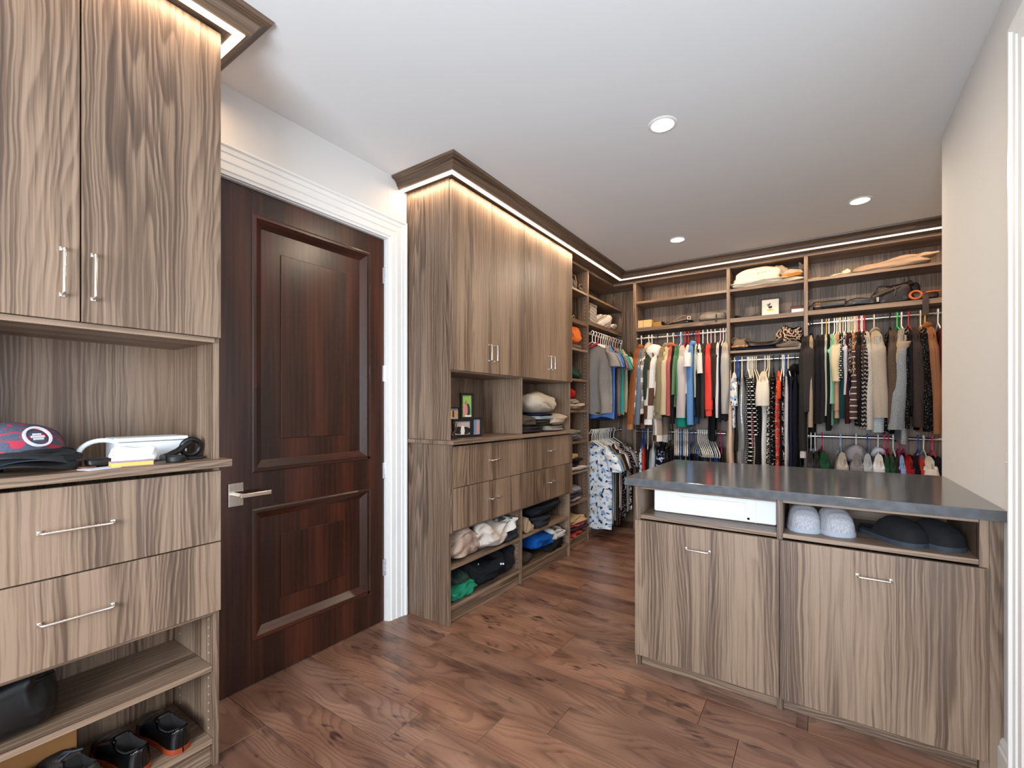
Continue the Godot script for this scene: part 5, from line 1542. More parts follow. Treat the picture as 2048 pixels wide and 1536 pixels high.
func island_things() -> void:
	var y := 0.768
	var fb := thing("foam_case", "wide white moulded plastic case filling the island's left cubby", "case", V(-0.4425, y, -2.55))
	put("body", MB.new().box(V(0, 0.062, 0), V(0.562, 0.122, 0.30), 0.008).mesh(), M.foam, fb)
	var rim := PackedVector2Array([Vector2(0.0, 0.0), Vector2(0.0, 0.004), Vector2(0.010, 0.004), Vector2(0.012, 0.0)])
	put("raised_panel_rim", MB.new().sweep(rim, PackedVector2Array([Vector2(0.17, 0.016), Vector2(0.17, 0.105), Vector2(-0.17, 0.105), Vector2(-0.17, 0.016), Vector2(0.17, 0.016)]), Transform3D(V(1, 0, 0), V(0, 1, 0), V(0, 0, 1), V(0, 0, 0.15))).mesh(), M.foam, fb)
	put("front_panel", MB.new().box(V(0, 0.06, 0.1515), V(0.30, 0.066, 0.004), 0.002).mesh(), M.foam, fb)
	for s in [-0.215, 0.195]:
		put("seam_rib", MB.new().box(V(s, 0.062, 0.150), V(0.004, 0.118, 0.004), 0.001).mesh(), M.foam, fb)
	var gm := textured(marl("#8d8c92", "#bab9bd"), Vector2(0.09, 0.09), 0.95)
	for q in [[-0.045, 9.0, "fluffy light grey slipper, left one of the pair in the right cubby"], [0.082, 17.0, "fluffy light grey slipper, right one of the pair in the right cubby"]]:
		var s := thing("slipper", q[2], "slipper", V(q[0] - sin(deg_to_rad(q[1])) * 0.26, y, -2.335 - 0.26), deg_to_rad(q[1]), "light grey slippers")
		shoe_parts(s, 0.26, 0.124, 0.098, 0.06, 0.36, gm, std(Color(0.62, 0.64, 0.68), 0.9), gm, 1.0)
	var dm := std(Color(0.035, 0.043, 0.06), 0.9)
	for q in [[0.330, -2.335, 38.0, "dark navy slipper lying in front in the right cubby"], [0.435, -2.345, 34.0, "dark navy slipper tucked behind the other dark one by the cubby's right end"]]:
		var a := deg_to_rad(q[2])
		var s := thing("slipper", q[3], "slipper", V(q[0] - sin(a) * 0.27, y, q[1] - cos(a) * 0.27), a, "dark navy slippers")
		shoe_parts(s, 0.27, 0.118, 0.088, 0.06, 0.38, dm, std(Color(0.17, 0.20, 0.24), 0.8), dm, 1.0)


func clothes() -> void:
	hang("jacket", "rust orange corduroy jacket with a turned-up collar, hung nearest the room corner", "jacket", V(-1.6, 2.064, -4.87), -1.501, "white", "rust corduroy jacket", "marl:#7a4526:#9c5d35", {"collar": "#8f5430", "cr": 0.024, "cuff": "#a5714c", "rz": 0.05, "th": 0.032, "sz": 0.068, "sl": 0.739, "len": 0.7})
	hang("shirt", "cream, grey and black plaid flannel shirt beside the rust corduroy jacket", "shirt", V(-1.519, 2.064, -4.87), -1.631, "white", "black and cream plaid flannel", "plaid", {"rz": 0.057, "th": 0.037, "sz": 0.068, "sl": 0.644, "len": 0.7})
	hang("jacket", "grey-blue denim jacket whose cuff shows below the plaid flannel sleeve", "jacket", V(-1.562, 2.064, -4.87), -1.481, "", "", "marl:#3c4654:#8a97a6", {"rz": 0.042, "th": 0.027, "sz": 0.042, "sl": 0.749, "len": 0.7})
	hang("jacket", "dark green jacket with a beige hood behind the plaid flannel", "jacket", V(-1.486, 2.064, -4.87), -1.571, "white", "dark green hooded jacket", "#2c3d33", {"hood": "#b3a48c", "rz": 0.037, "th": 0.024, "sl": 0.488, "len": 0.548})
	hang("coat", "white, tan and brown patchwork fleece coat with a broad white sherpa collar and long hem", "coat", V(-1.423, 2.064, -4.87), -1.586, "black", "patchwork fleece coat", "patchwork", {"cuff": "#e9e6e0", "hood": "#e6e1d7", "hx": 0.1, "hy": 0.13, "flare": 1, "th": 0.055, "lz": -0.05, "rz": 0.059, "sz": 0.041, "sl": 0.684, "len": 0.992})
	hang("jacket", "olive khaki canvas jacket with elastic cuff beside the patchwork coat", "jacket", V(-1.323, 2.064, -4.87), -1.621, "white", "olive khaki jacket", "#857a5f", {"cuff": "#7d745f", "collar": "#8d8266", "rz": 0.055, "th": 0.036, "sz": 0.031, "sl": 0.622, "len": 0.682})
	hang("jacket", "cream beige jacket between the khaki jacket and the red knit", "jacket", V(-1.262, 2.064, -4.87), -1.813, "white", "cream corduroy jacket", "marl:#b8a483:#c9b797", {"collar": "#b5623e", "rz": 0.053, "th": 0.035, "sz": 0.01, "sl": 0.642, "len": 0.7})
	hang("sweater", "speckled red knit sweater beside the cream jacket", "sweater", V(-1.232, 2.064, -4.87), -1.701, "", "", "marl:#8c3a38:#c67d76", {"rz": 0.031, "th": 0.02, "sl": 0.652, "len": 0.7})
	hang("jacket", "black zip jacket hung between the red knit and the green sweater", "jacket", V(-1.207, 2.064, -4.87), -1.641, "blue", "black zip jacket beside the red knit", "#1d1c1e", {"rz": 0.024, "th": 0.016, "sl": 0.732, "len": 0.7})
	hang("tee_shirt", "muted sage green tee partly hidden behind the green sweater", "shirt", V(-1.187, 2.064, -4.87), -1.621, "white", "muted green tee", "#5d7a58", {"rz": 0.014, "th": 0.014, "sl": 0.441, "kind": "tee"})
	hang("sweater", "mid green sweater left of the pale pink-grey sweatshirt", "sweater", V(-1.172, 2.064, -4.87), -1.596, "teal", "green sweater", "#3f7a52", {"rz": 0.024, "th": 0.015, "sl": 0.476, "len": 0.536})
	hang("tunic", "bright teal tunic whose hem hangs below the pale sweatshirt", "top", V(-1.157, 2.064, -4.87), -1.393, "red", "teal tunic", "#1f8a74", {"w": 0.17, "th": 0.057, "len": 0.83, "kind": "none"})
	hang("sweatshirt", "pale pink-grey sweatshirt with a wide straight sleeve", "sweater", V(-1.142, 2.064, -4.87), -1.541, "red", "pale pink-grey sweatshirt", "#bdb2b0", {"rz": 0.054, "th": 0.035, "sl": 0.67, "len": 0.7})
	hang("blouse", "white blouse with a short sleeve above the pale sweatshirt", "blouse", V(-1.112, 2.064, -4.87), -1.385, "red", "white puff-sleeve blouse", "#d6d2cf", {"len": 0.5, "rz": 0.035, "th": 0.023, "sl": 0.172, "kind": "tee"})
	hang("shirt", "light blue denim shirt with rolled short over-sleeve", "shirt", V(-1.064, 2.064, -4.87), -1.506, "black", "blue denim shirt", "marl:#3f6ea6:#7ea6d2", {"collar": "#6f97c9", "rz": 0.035, "th": 0.023, "sl": 0.738, "len": 0.7})
	hang("cardigan", "pale grey-green cardigan right of the blue denim shirt", "cardigan", V(-1.039, 2.064, -4.87), -1.349, "red", "pale grey-green cardigan", "#aab0a3", {"rz": 0.025, "th": 0.017, "sl": 0.469, "len": 0.529})
	hang("tee_shirt", "off-white tee tucked between the grey-green cardigan and a black jacket", "shirt", V(-1.02, 2.064, -4.87), -1.292, "red", "off-white tee", "#d8d6d0", {"rz": 0.023, "th": 0.015, "sl": 0.241, "kind": "tee"})
	hang("hoodie", "black zip hoodie left of the charcoal sweater", "sweater", V(-1.006, 2.064, -4.87), -1.425, "red", "black zip hoodie", "#1b1a1d", {"rz": 0.03, "th": 0.02, "sl": 0.663, "len": 0.7})
	hang("sweater", "charcoal grey-green sweater left of the coral sweatshirt", "sweater", V(-0.973, 2.064, -4.87), -1.395, "white", "charcoal sweater", "#34383a", {"rz": 0.023, "th": 0.015, "sl": 0.678, "len": 0.7})
	hang("sweatshirt", "bright coral red sweatshirt with ribbed cuffs", "sweater", V(-0.93, 2.064, -4.87), -1.323, "white", "coral sweatshirt", "#e5493f", {"cuff": "#d94a40", "rz": 0.043, "th": 0.028, "sl": 0.59, "len": 0.65})
	hang("cardigan", "dark brown cardigan directly right of the coral sweatshirt", "cardigan", V(-0.897, 2.064, -4.87), -1.359, "light pink", "dark brown cardigan", "#3a2c28", {"rz": 0.02, "th": 0.014, "sl": 0.494, "len": 0.554})
	hang("jacket", "dark brown quilted jacket with a gathered sleeve", "jacket", V(-0.86, 2.064, -4.87), -1.39, "cream", "brown quilted jacket", "marl:#2e2422:#4a3a35", {"rz": 0.025, "th": 0.016, "sl": 0.471, "len": 0.531})
	hang("trousers", "black track trousers hanging below the coral sweatshirt", "trousers", V(-0.879, 2.064, -4.87), -1.39, "", "", "#191a1e", {"w": 0.15, "th": 0.03, "len": 0.955, "kind": "none"})
	hang("shirt", "white long-sleeved top between the brown quilted jacket and the grey heather sweater", "shirt", V(-0.81, 2.064, -4.87), -1.551, "light pink", "white long-sleeved top", "#d9d6da", {"rz": 0.02, "th": 0.014, "sl": 0.666, "len": 0.7})
	hang("sweater", "near-black navy sweater beside the grey heather sweater", "sweater", V(-0.783, 2.064, -4.87), -1.576, "white", "navy sweater", "#1c1e28", {"rz": 0.016, "th": 0.014, "sl": 0.709, "len": 0.7})
	hang("sweater", "light grey heather sweater with black cuffs at the right end of the rod", "sweater", V(-0.76, 2.064, -4.87), -1.471, "cream", "grey heather sweater", "marl:#9b9690:#b9b3ab", {"cuff": "#211d1f", "rz": 0.043, "th": 0.028, "sl": 0.628, "len": 0.688})
	hang("camisole", "pale blue floral camisole on the lower rod nearest the corner", "top", V(-1.589, 1.06, -4.87), -1.401, "blue", "blue floral camisole", "watercolour", {"w": 0.16, "th": 0.021, "len": 0.395, "kind": "none"})
	hang("tank_top", "red tank top beside the blue floral camisole", "top", V(-1.562, 1.06, -4.87), -1.35, "blue", "red tank top", "#b8352f", {"w": 0.16, "th": 0.019, "len": 0.392, "kind": "none"})
	hang("camisole", "black camisole between the red tank and the silver satin top", "top", V(-1.529, 1.06, -4.87), -1.289, "white", "black camisole", "#17181b", {"w": 0.18, "th": 0.018, "len": 0.385, "kind": "none"})
	hang("tunic", "silver grey satin top on the lower rod", "top", V(-1.47, 1.06, -4.87), -1.315, "white", "silver satin top", "#aeb3b8", {"w": 0.19, "th": 0.034, "len": 0.378, "kind": "none"})
	hang("blouse", "navy top with pale splash print on the lower rod", "blouse", V(-1.396, 1.06, -4.87), -1.277, "black", "navy splash-print top", "splash", {"len": 0.5, "rz": 0.041, "th": 0.027, "sl": 0.249, "kind": "tee"})
	hang("blouse", "black blouse left of the tight bunch of hangers on the lower rod", "blouse", V(-1.339, 1.06, -4.87), -1.271, "black", "black blouse with sparse dots", "sequin", {"len": 0.5, "rz": 0.024, "th": 0.016, "sl": 0.244, "kind": "tee"})
	hang("tunic", "plain dark navy top at the left edge of the tight bunch of hangers", "top", V(-1.293, 1.06, -4.87), -1.292, "black", "dark navy top", "#14161f", {"th": 0.02, "len": 0.311, "kind": "none"})
	hang("trousers", "dark grey folded trousers, first from the left in the tight bunch on the lower rod", "trousers", V(-1.247, 1.06, -4.87), -1.315, "white", "dark grey trousers, first in the tight bunch", "#26262c", {"w": 0.19, "th": 0.011, "len": 0.224, "kind": "pants"})
	hang("trousers", "black folded trousers, second from the left in the tight bunch on the lower rod", "trousers", V(-1.229, 1.06, -4.87), -1.321, "white", "black trousers, second in the tight bunch", "#1b1c22", {"w": 0.19, "th": 0.011, "len": 0.222, "kind": "pants"})
	hang("trousers", "navy folded trousers, third from the left in the tight bunch on the lower rod", "trousers", V(-1.212, 1.06, -4.87), -1.321, "white", "navy trousers, third in the tight bunch", "#2b3350", {"w": 0.19, "th": 0.011, "len": 0.221, "kind": "pants"})
	hang("trousers", "lavender grey folded trousers, fourth from the left in the tight bunch on the lower rod", "trousers", V(-1.189, 1.06, -4.87), -1.332, "pale blue", "lavender grey trousers, fourth in the tight bunch", "#6d6b8c", {"w": 0.19, "th": 0.011, "len": 0.219, "kind": "pants"})
	hang("trousers", "dark slate folded trousers, fifth from the left in the tight bunch on the lower rod", "trousers", V(-1.172, 1.06, -4.87), -1.332, "blue", "dark slate trousers, fifth in the tight bunch", "#23283a", {"w": 0.19, "th": 0.011, "len": 0.217, "kind": "pants"})
	hang("trousers", "soft black folded trousers, sixth from the left in the tight bunch on the lower rod", "trousers", V(-1.157, 1.06, -4.87), -1.332, "white", "soft black trousers, sixth in the tight bunch", "#191a1f", {"w": 0.19, "th": 0.011, "len": 0.216, "kind": "pants"})
	hang("trousers", "pale grey folded trousers, seventh from the left in the tight bunch on the lower rod", "trousers", V(-1.139, 1.06, -4.87), -1.343, "white", "pale grey trousers, seventh in the tight bunch", "#8d8791", {"w": 0.19, "th": 0.011, "len": 0.215, "kind": "pants"})
	hang("trousers", "jet black folded trousers, eighth from the left in the tight bunch on the lower rod", "trousers", V(-1.122, 1.06, -4.87), -1.343, "white", "jet black trousers, eighth in the tight bunch", "#15161b", {"w": 0.19, "th": 0.011, "len": 0.213, "kind": "pants"})
	hang("trousers", "blue denim folded trousers, ninth from the left in the tight bunch on the lower rod", "trousers", V(-1.103, 1.06, -4.87), -1.343, "blue", "blue denim trousers, ninth in the tight bunch", "#26324f", {"w": 0.19, "th": 0.011, "len": 0.212, "kind": "pants"})
	hang("trousers", "dark print folded trousers, first from the left in the loose bunch on the lower rod", "trousers", V(-1.064, 1.06, -4.87), -1.119, "blue", "dark print trousers, first in the loose bunch", "#20242f", {"w": 0.19, "th": 0.013, "len": 0.205, "kind": "pants"})
	hang("trousers", "black folded trousers, second from the left in the loose bunch on the lower rod", "trousers", V(-1.02, 1.06, -4.87), -1.136, "white", "black trousers, second in the loose bunch", "#1d2029", {"w": 0.19, "th": 0.013, "len": 0.201, "kind": "pants"})
	hang("trousers", "blue denim folded trousers, third from the left in the loose bunch on the lower rod", "trousers", V(-1.001, 1.06, -4.87), -1.142, "white", "blue denim trousers, third in the loose bunch", "#2a3f66", {"w": 0.19, "th": 0.013, "len": 0.2, "kind": "pants"})
	hang("trousers", "olive brown folded trousers, fourth from the left in the loose bunch on the lower rod", "trousers", V(-0.982, 1.06, -4.87), -1.148, "white", "olive brown trousers, fourth in the loose bunch", "#3b332c", {"w": 0.19, "th": 0.013, "len": 0.198, "kind": "pants"})
	hang("trousers", "soft black folded trousers, fifth from the left in the loose bunch on the lower rod", "trousers", V(-0.963, 1.06, -4.87), -1.154, "white", "soft black trousers, fifth in the loose bunch", "#1c1d22", {"w": 0.19, "th": 0.013, "len": 0.197, "kind": "pants"})
	hang("trousers", "mid grey folded trousers, sixth from the left in the loose bunch on the lower rod", "trousers", V(-0.944, 1.06, -4.87), -1.159, "white", "mid grey trousers, sixth in the loose bunch", "#5e6069", {"w": 0.19, "th": 0.013, "len": 0.195, "kind": "pants"})
	hang("trousers", "ink folded trousers, seventh from the left in the loose bunch on the lower rod", "trousers", V(-0.925, 1.06, -4.87), -1.165, "white", "ink trousers, seventh in the loose bunch", "#20222c", {"w": 0.19, "th": 0.013, "len": 0.194, "kind": "pants"})
	hang("trousers", "bright denim folded trousers, eighth from the left in the loose bunch on the lower rod", "trousers", V(-0.902, 1.06, -4.87), -1.165, "pale blue", "bright denim trousers, eighth in the loose bunch", "#27406e", {"w": 0.19, "th": 0.013, "len": 0.192, "kind": "pants"})
	hang("trousers", "washed denim folded trousers, ninth from the left in the loose bunch on the lower rod", "trousers", V(-0.884, 1.06, -4.87), -1.171, "white", "washed denim trousers, ninth in the loose bunch", "#31497b", {"w": 0.19, "th": 0.013, "len": 0.19, "kind": "pants"})
	hang("trousers", "dark denim folded trousers, tenth from the left in the loose bunch on the lower rod", "trousers", V(-0.86, 1.06, -4.87), -1.182, "white", "dark denim trousers, tenth in the loose bunch", "#1f3158", {"w": 0.19, "th": 0.013, "len": 0.188, "kind": "pants"})
	hang("tank_top", "black tank top with a pink strap at the right end of the lower rod", "top", V(-0.815, 1.06, -4.87), -1.292, "magenta", "black top at the right end of the lower rod", "#1a191d", {"th": 0.021, "len": 0.295, "kind": "none"})
	hang("dress", "long pale peach dress at the left end of the middle rod", "dress", V(-0.72, 1.77, -4.87), -1.412, "white", "peach long dress", "#d3b6a1", {"w": 0.19, "th": 0.027, "len": 0.882, "kind": "none"})
	hang("blouse", "cream and blue watercolour blouse beside the peach dress", "blouse", V(-0.685, 1.77, -4.87), -1.44, "cream", "watercolour blouse", "watercolour", {"len": 0.52, "rz": 0.029, "th": 0.019, "sl": 0.258, "kind": "tee"})
	hang("dress", "black sleeveless dress half hidden by the plastic garment bag", "dress", V(-0.663, 1.77, -4.87), -1.435, "blue", "black sleeveless dress", "#22211f", {"th": 0.021, "len": 0.761, "kind": "none"})
	hang("dress", "black and ice-blue print dress behind the garment bag", "dress", V(-0.649, 1.77, -4.87), -1.441, "blue", "light blue print dress", "splash", {"w": 0.17, "th": 0.021, "len": 0.6, "kind": "none"})
	hang("dress", "taupe grey dress inside a clear plastic garment bag", "dress", V(-0.619, 1.77, -4.87), -1.446, "white", "bagged taupe dress", "#6a645f", {"w": 0.185, "th": 0.029, "len": 0.737, "kind": "none"})
	hang("garment_bag", "clear plastic dry-cleaning bag drawn over the taupe dress", "garment bag", V(-0.619, 1.77, -4.87), -1.445, "", "", "film", {"w": 0.215, "amp": 0.8, "th": 0.037, "len": 0.873, "kind": "none"})
	hang("dress", "black dress with white polka dots and a flared hem", "dress", V(-0.572, 1.77, -4.87), -1.297, "white", "flared polka dot dress", "dots", {"w": 0.2, "lz": -0.03, "th": 0.043, "len": 0.604, "kind": "none"})
	hang("dress", "long black dress with polka dots hanging lower than the flared one", "dress", V(-0.559, 1.77, -4.87), -1.42, "white", "long small-dot dress", "dots", {"w": 0.18, "th": 0.035, "len": 0.882, "kind": "none"})
	hang("dress", "dusty pink dress showing as a sliver beside the polka dots", "dress", V(-0.544, 1.77, -4.87), -1.424, "cream", "dusty pink dress", "#a9616a", {"w": 0.185, "th": 0.012, "len": 0.71, "kind": "none"})
	hang("dress", "beige dress showing as a sliver low beside the polka dots", "dress", V(-0.531, 1.77, -4.87), -1.389, "white", "beige belted dress", "#a8997f", {"w": 0.16, "th": 0.014, "len": 0.881, "kind": "none"})
	hang("trousers", "black dress trousers clipped right of the polka dot dresses", "trousers", V(-0.516, 1.77, -4.87), -1.333, "cream", "black pleated skirt", "#1c1b20", {"w": 0.17, "th": 0.018, "len": 0.759, "kind": "pants"})
	hang("skirt", "long black skirt on a cream clip hanger", "skirt", V(-0.499, 1.77, -4.87), -1.327, "cream", "black long skirt", "#17171b", {"w": 0.17, "th": 0.02, "len": 0.758, "kind": "pants"})
	hang("blouse", "cream flared blouse with a wide short sleeve", "blouse", V(-0.424, 1.77, -4.87), -1.566, "cream", "cream flared blouse", "#cfc9bb", {"len": 0.34, "rz": 0.05, "th": 0.031, "sl": 0.259, "kind": "tee"})
	hang("dress", "long white tiered dress below the cream blouse", "dress", V(-0.4, 1.77, -4.87), -1.694, "cream", "white long lace dress", "#cfcfcf", {"w": 0.195, "th": 0.024, "len": 0.872, "kind": "none"})
	hang("dress", "long cream and black zebra print dress", "dress", V(-0.387, 1.77, -4.87), -1.555, "cream", "zebra print dress", "zebra", {"w": 0.19, "th": 0.02, "len": 0.87, "kind": "none"})
	hang("dress", "long black dress with white outline flowers", "dress", V(-0.355, 1.77, -4.87), -1.536, "black", "black floral dress", "floral", {"w": 0.2, "th": 0.028, "len": 0.866, "kind": "none"})
	hang("cardigan", "short bright orange cardigan on the middle rod", "cardigan", V(-0.307, 1.77, -4.87), -1.536, "black", "orange cardigan", "#d9532b", {"rz": 0.019, "th": 0.014, "sl": 0.197, "len": 0.257})
	hang("dress", "long coral printed dress hanging below the orange cardigan", "dress", V(-0.301, 1.77, -4.87), -1.627, "", "", "coralprint", {"w": 0.215, "th": 0.02, "len": 0.871, "kind": "none"})
	hang("trousers", "black straight trousers right of the coral dress", "trousers", V(-0.283, 1.77, -4.87), -1.587, "white", "black straight trousers", "#1d1519", {"w": 0.18, "th": 0.018, "len": 0.763, "kind": "pants"})
	hang("dress", "long dark dress with pale specks left of the light grey dress", "dress", V(-0.271, 1.77, -4.87), -1.534, "white", "speckled wrap dress", "specks", {"w": 0.19, "th": 0.016, "len": 0.87, "kind": "none"})
	hang("dress", "plain light grey long dress", "dress", V(-0.259, 1.77, -4.87), -1.481, "blue", "light grey long dress", "#bdbcbb", {"w": 0.2, "flare": 0.92, "th": 0.023, "len": 0.867, "kind": "none"})
	hang("dress", "plain navy long dress beside the light grey one", "dress", V(-0.239, 1.77, -4.87), -1.396, "cream", "navy long dress", "#1d2338", {"w": 0.19, "th": 0.018, "len": 0.866, "kind": "none"})
	hang("dress", "black dress with a ruffled collar and lace belt", "dress", V(-0.185, 1.77, -4.87), -1.516, "black", "black ruffled dress", "#14151a", {"w": 0.2, "collar": "#101116", "cr": 0.035, "th": 0.031, "len": 0.863, "kind": "none"})
	hang("jumpsuit", "black jumpsuit at the right end of the middle rod", "jumpsuit", V(-0.139, 1.77, -4.87), -1.581, "red", "black jumpsuit", "#18191d", {"w": 0.19, "th": 0.015, "len": 0.861, "kind": "none"})
	hang("cardigan", "charcoal long cardigan with a very wide sleeve at the left end of the right rod", "cardigan", V(-0.067, 2.064, -4.87), -1.681, "black", "charcoal long cardigan", "#36312f", {"rz": 0.062, "th": 0.03, "sl": 0.606, "len": 0.666})
	hang("sweater", "long charcoal sweater with a white cuff hanging beside the middle section", "sweater", V(-0.082, 2.064, -4.87), -1.772, "", "", "#2c2a29", {"cuff": "#cfc6c3", "rz": 0.032, "th": 0.021, "sl": 0.944, "len": 0.7})
	hang("cardigan", "beige knit cardigan showing as a strip beside the charcoal one", "cardigan", V(-0.052, 2.064, -4.87), -1.621, "black", "beige knit cardigan", "marl:#8d7a67:#ac9a86", {"rz": 0.022, "th": 0.015, "sl": 0.739, "len": 0.7})
	hang("blazer", "wide black blazer left of the white hangers", "blazer", V(-0.011, 2.064, -4.87), -1.561, "", "", "#1e1c21", {"rz": 0.034, "th": 0.022, "sl": 0.708, "len": 0.7})
	hang("blouse", "black crepe blouse right of the wide black blazer", "blouse", V(0.018, 2.064, -4.87), -1.556, "white", "black crepe blouse", "#252326", {"rz": 0.028, "th": 0.018, "sl": 0.698, "len": 0.7})
	hang("blouse", "pale sage and white top showing as a thin strip on a yellow hanger", "blouse", V(0.051, 2.064, -4.87), -1.606, "yellow", "pale sage top", "#b3b5a3", {"rz": 0.014, "th": 0.014, "sl": 0.639, "len": 0.699})
	hang("sweater", "black long knit left of the mint blouse", "sweater", V(0.069, 2.064, -4.87), -1.601, "white", "black long knit", "#171819", {"rz": 0.024, "th": 0.016, "sl": 0.765, "len": 0.7})
	hang("blouse", "mint green blouse with a full gathered sleeve", "blouse", V(0.109, 2.064, -4.87), -1.731, "white", "mint green blouse", "#7fb79a", {"rz": 0.038, "gather": 0.9, "th": 0.018, "sl": 0.537, "len": 0.776})
	hang("blouse", "cream blouse with a short ruffled sleeve over the mint one", "blouse", V(0.126, 2.064, -4.87), -1.636, "white", "cream ruffled blouse", "#c9bb9b", {"len": 0.5, "gather": 1.6, "taper": 0.85, "rz": 0.034, "th": 0.022, "sl": 0.353, "kind": "tee"})
	hang("blouse", "tan pink blouse with a long cuffed sleeve", "blouse", V(0.141, 2.064, -4.87), -1.676, "cream", "tan long-sleeved blouse", "#b48d76", {"cuff": "#b18c74", "rz": 0.026, "th": 0.017, "sl": 0.596, "len": 0.656})
	hang("blouse", "black blouse with white spots showing between tan and pinstripe", "blouse", V(0.151, 2.064, -4.87), -1.611, "cream", "black polka blouse", "dots", {"rz": 0.014, "th": 0.014, "sl": 0.337, "kind": "tee"})
	hang("blouse", "white pinstripe blouse with a gathered sleeve", "blouse", V(0.169, 2.064, -4.87), -1.571, "cream", "white pinstripe blouse", "pinstripe", {"gather": 0.8, "rz": 0.035, "th": 0.023, "sl": 0.463, "len": 0.523})
	hang("blouse", "dark teal top hanging below the pinstripe blouse", "blouse", V(0.186, 2.064, -4.87), -1.716, "white", "dark teal top", "#17383c", {"rz": 0.03, "th": 0.019, "sl": 0.663, "len": 0.7})
	hang("blouse", "dark maroon top right of the pinstripe blouse", "blouse", V(0.204, 2.064, -4.87), -1.631, "white", "maroon top", "#3a1719", {"rz": 0.02, "th": 0.014, "sl": 0.704, "len": 0.7})
	hang("blouse", "black blouse with white blotches left of the orange floral", "blouse", V(0.217, 2.064, -4.87), -1.611, "cream", "black and white blotch blouse", "specks", {"rz": 0.012, "th": 0.014, "sl": 0.29, "kind": "tee"})
	hang("blouse", "blue grey print blouse with ruffled cuff", "blouse", V(0.231, 2.064, -4.87), -1.676, "cream", "blue grey print blouse", "splash", {"rz": 0.018, "th": 0.014, "sl": 0.554, "len": 0.614})
	hang("blouse", "orange and brown leopard print blouse", "blouse", V(0.245, 2.064, -4.87), -1.651, "cream", "orange leopard blouse", "leopard", {"rz": 0.02, "th": 0.014, "sl": 0.526, "len": 0.586})
	hang("blouse", "brown top with white stripes showing low beneath the leopard blouse", "blouse", V(0.255, 2.064, -4.87), -1.701, "cream", "brown striped top", "stripes", {"rz": 0.036, "th": 0.023, "sl": 0.67, "len": 0.7})
	hang("tee_shirt", "dark brown loose top with elbow sleeve", "shirt", V(0.266, 2.064, -4.87), -1.611, "light pink", "dark brown tee", "#2b201e", {"gather": 0.6, "rz": 0.031, "th": 0.02, "sl": 0.505, "len": 0.565})
	hang("blouse", "black velvet top right of the dark brown loose top", "blouse", V(0.279, 2.064, -4.87), -1.596, "red", "black velvet top", "#151216", {"rz": 0.016, "th": 0.014, "sl": 0.71, "len": 0.7})
	hang("sweater", "dark brown knit with grey zigzag bands", "sweater", V(0.293, 2.064, -4.87), -1.526, "white", "zigzag knit dress", "zigzag", {"rz": 0.037, "th": 0.024, "sl": 0.734, "len": 0.7})
	hang("sweater", "plain brown fine knit beside the zigzag one", "sweater", V(0.303, 2.064, -4.87), -1.616, "light pink", "brown fine knit", "#43322b", {"rz": 0.015, "th": 0.014, "sl": 0.465, "len": 0.525})
	hang("cardigan", "cream cardigan with black flecks", "cardigan", V(0.316, 2.064, -4.87), -1.536, "red", "cream speckled cardigan", "marl:#7c7670:#d8d1c6", {"rz": 0.034, "th": 0.025, "sz": -0.016, "sl": 0.75, "len": 0.7})
	hang("sweater", "wide beige grey heather sweater with a plain cuffless sleeve", "sweater", V(0.38, 2.064, -4.87), -1.576, "cream", "beige heather sweater", "marl:#8b7f72:#aea293", {"collar": "#a3937f", "cr": 0.011, "rz": 0.062, "th": 0.036, "sz": -0.032, "sl": 0.651, "len": 0.7})
	hang("shirt", "pale blue-grey ribbed shirt whose hem shows below the beige heather sweater", "shirt", V(0.409, 2.064, -4.87), -1.666, "", "", "marl:#7f8a92:#aab2b4", {"w": 0.2, "th": 0.057, "len": 0.826, "kind": "none"})
	hang("blouse", "black glitter top on thin straps beside the beige heather sweater", "blouse", V(0.484, 2.064, -4.87), -1.813, "black", "black glitter top", "sequin", {"w": 0.2, "th": 0.025, "len": 0.841, "kind": "none"})
	hang("sweater", "brown tweed sweater left of the draped cardigan", "sweater", V(0.503, 2.064, -4.87), -1.681, "", "", "marl:#2c221d:#6d5c4e", {"rz": 0.04, "th": 0.026, "sl": 0.698, "len": 0.7})
	hang("cardigan", "tan marled cardigan with a draped pointed collar", "cardigan", V(0.528, 2.064, -4.87), -1.39, "green", "draped marled cardigan", "marl:#6f5f50:#b09c86", {"len": 0.45, "rz": 0.06, "taper": 0.28, "gather": 0.8, "th": 0.034, "sz": 0.086, "sl": 0.319})
	hang("cardigan", "long blue-grey marled cardigan flaring at the hem", "cardigan", V(0.541, 2.064, -4.87), -1.576, "", "", "marl:#4f555c:#a2a4a6", {"rz": 0.045, "taper": 1.15, "flare": 1.05, "th": 0.029, "sz": 0.039, "sl": 0.744, "len": 0.913})
	hang("blouse", "black top with a line of silver studs", "blouse", V(0.556, 2.064, -4.87), -1.516, "white", "dark studded top", "sequin", {"rz": 0.02, "th": 0.014, "sl": 0.735, "len": 0.7})
	hang("blouse", "plain navy top beside the silver studs", "blouse", V(0.578, 2.064, -4.87), -1.516, "", "", "#17181f", {"rz": 0.017, "th": 0.014, "sl": 0.555, "len": 0.615})
	hang("sweater", "dark brown melange sweater", "sweater", V(0.6, 2.064, -4.87), -1.456, "red", "brown melange sweater", "marl:#231c1b:#453a36", {"rz": 0.046, "th": 0.029, "sz": -0.023, "sl": 0.722, "len": 0.7})
	hang("blouse", "black top scattered with silver sequins", "blouse", V(0.673, 2.064, -4.87), -1.591, "cream", "black sequinned top", "sequin", {"rz": 0.037, "th": 0.024, "sz": -0.023, "sl": 0.755, "len": 0.7})
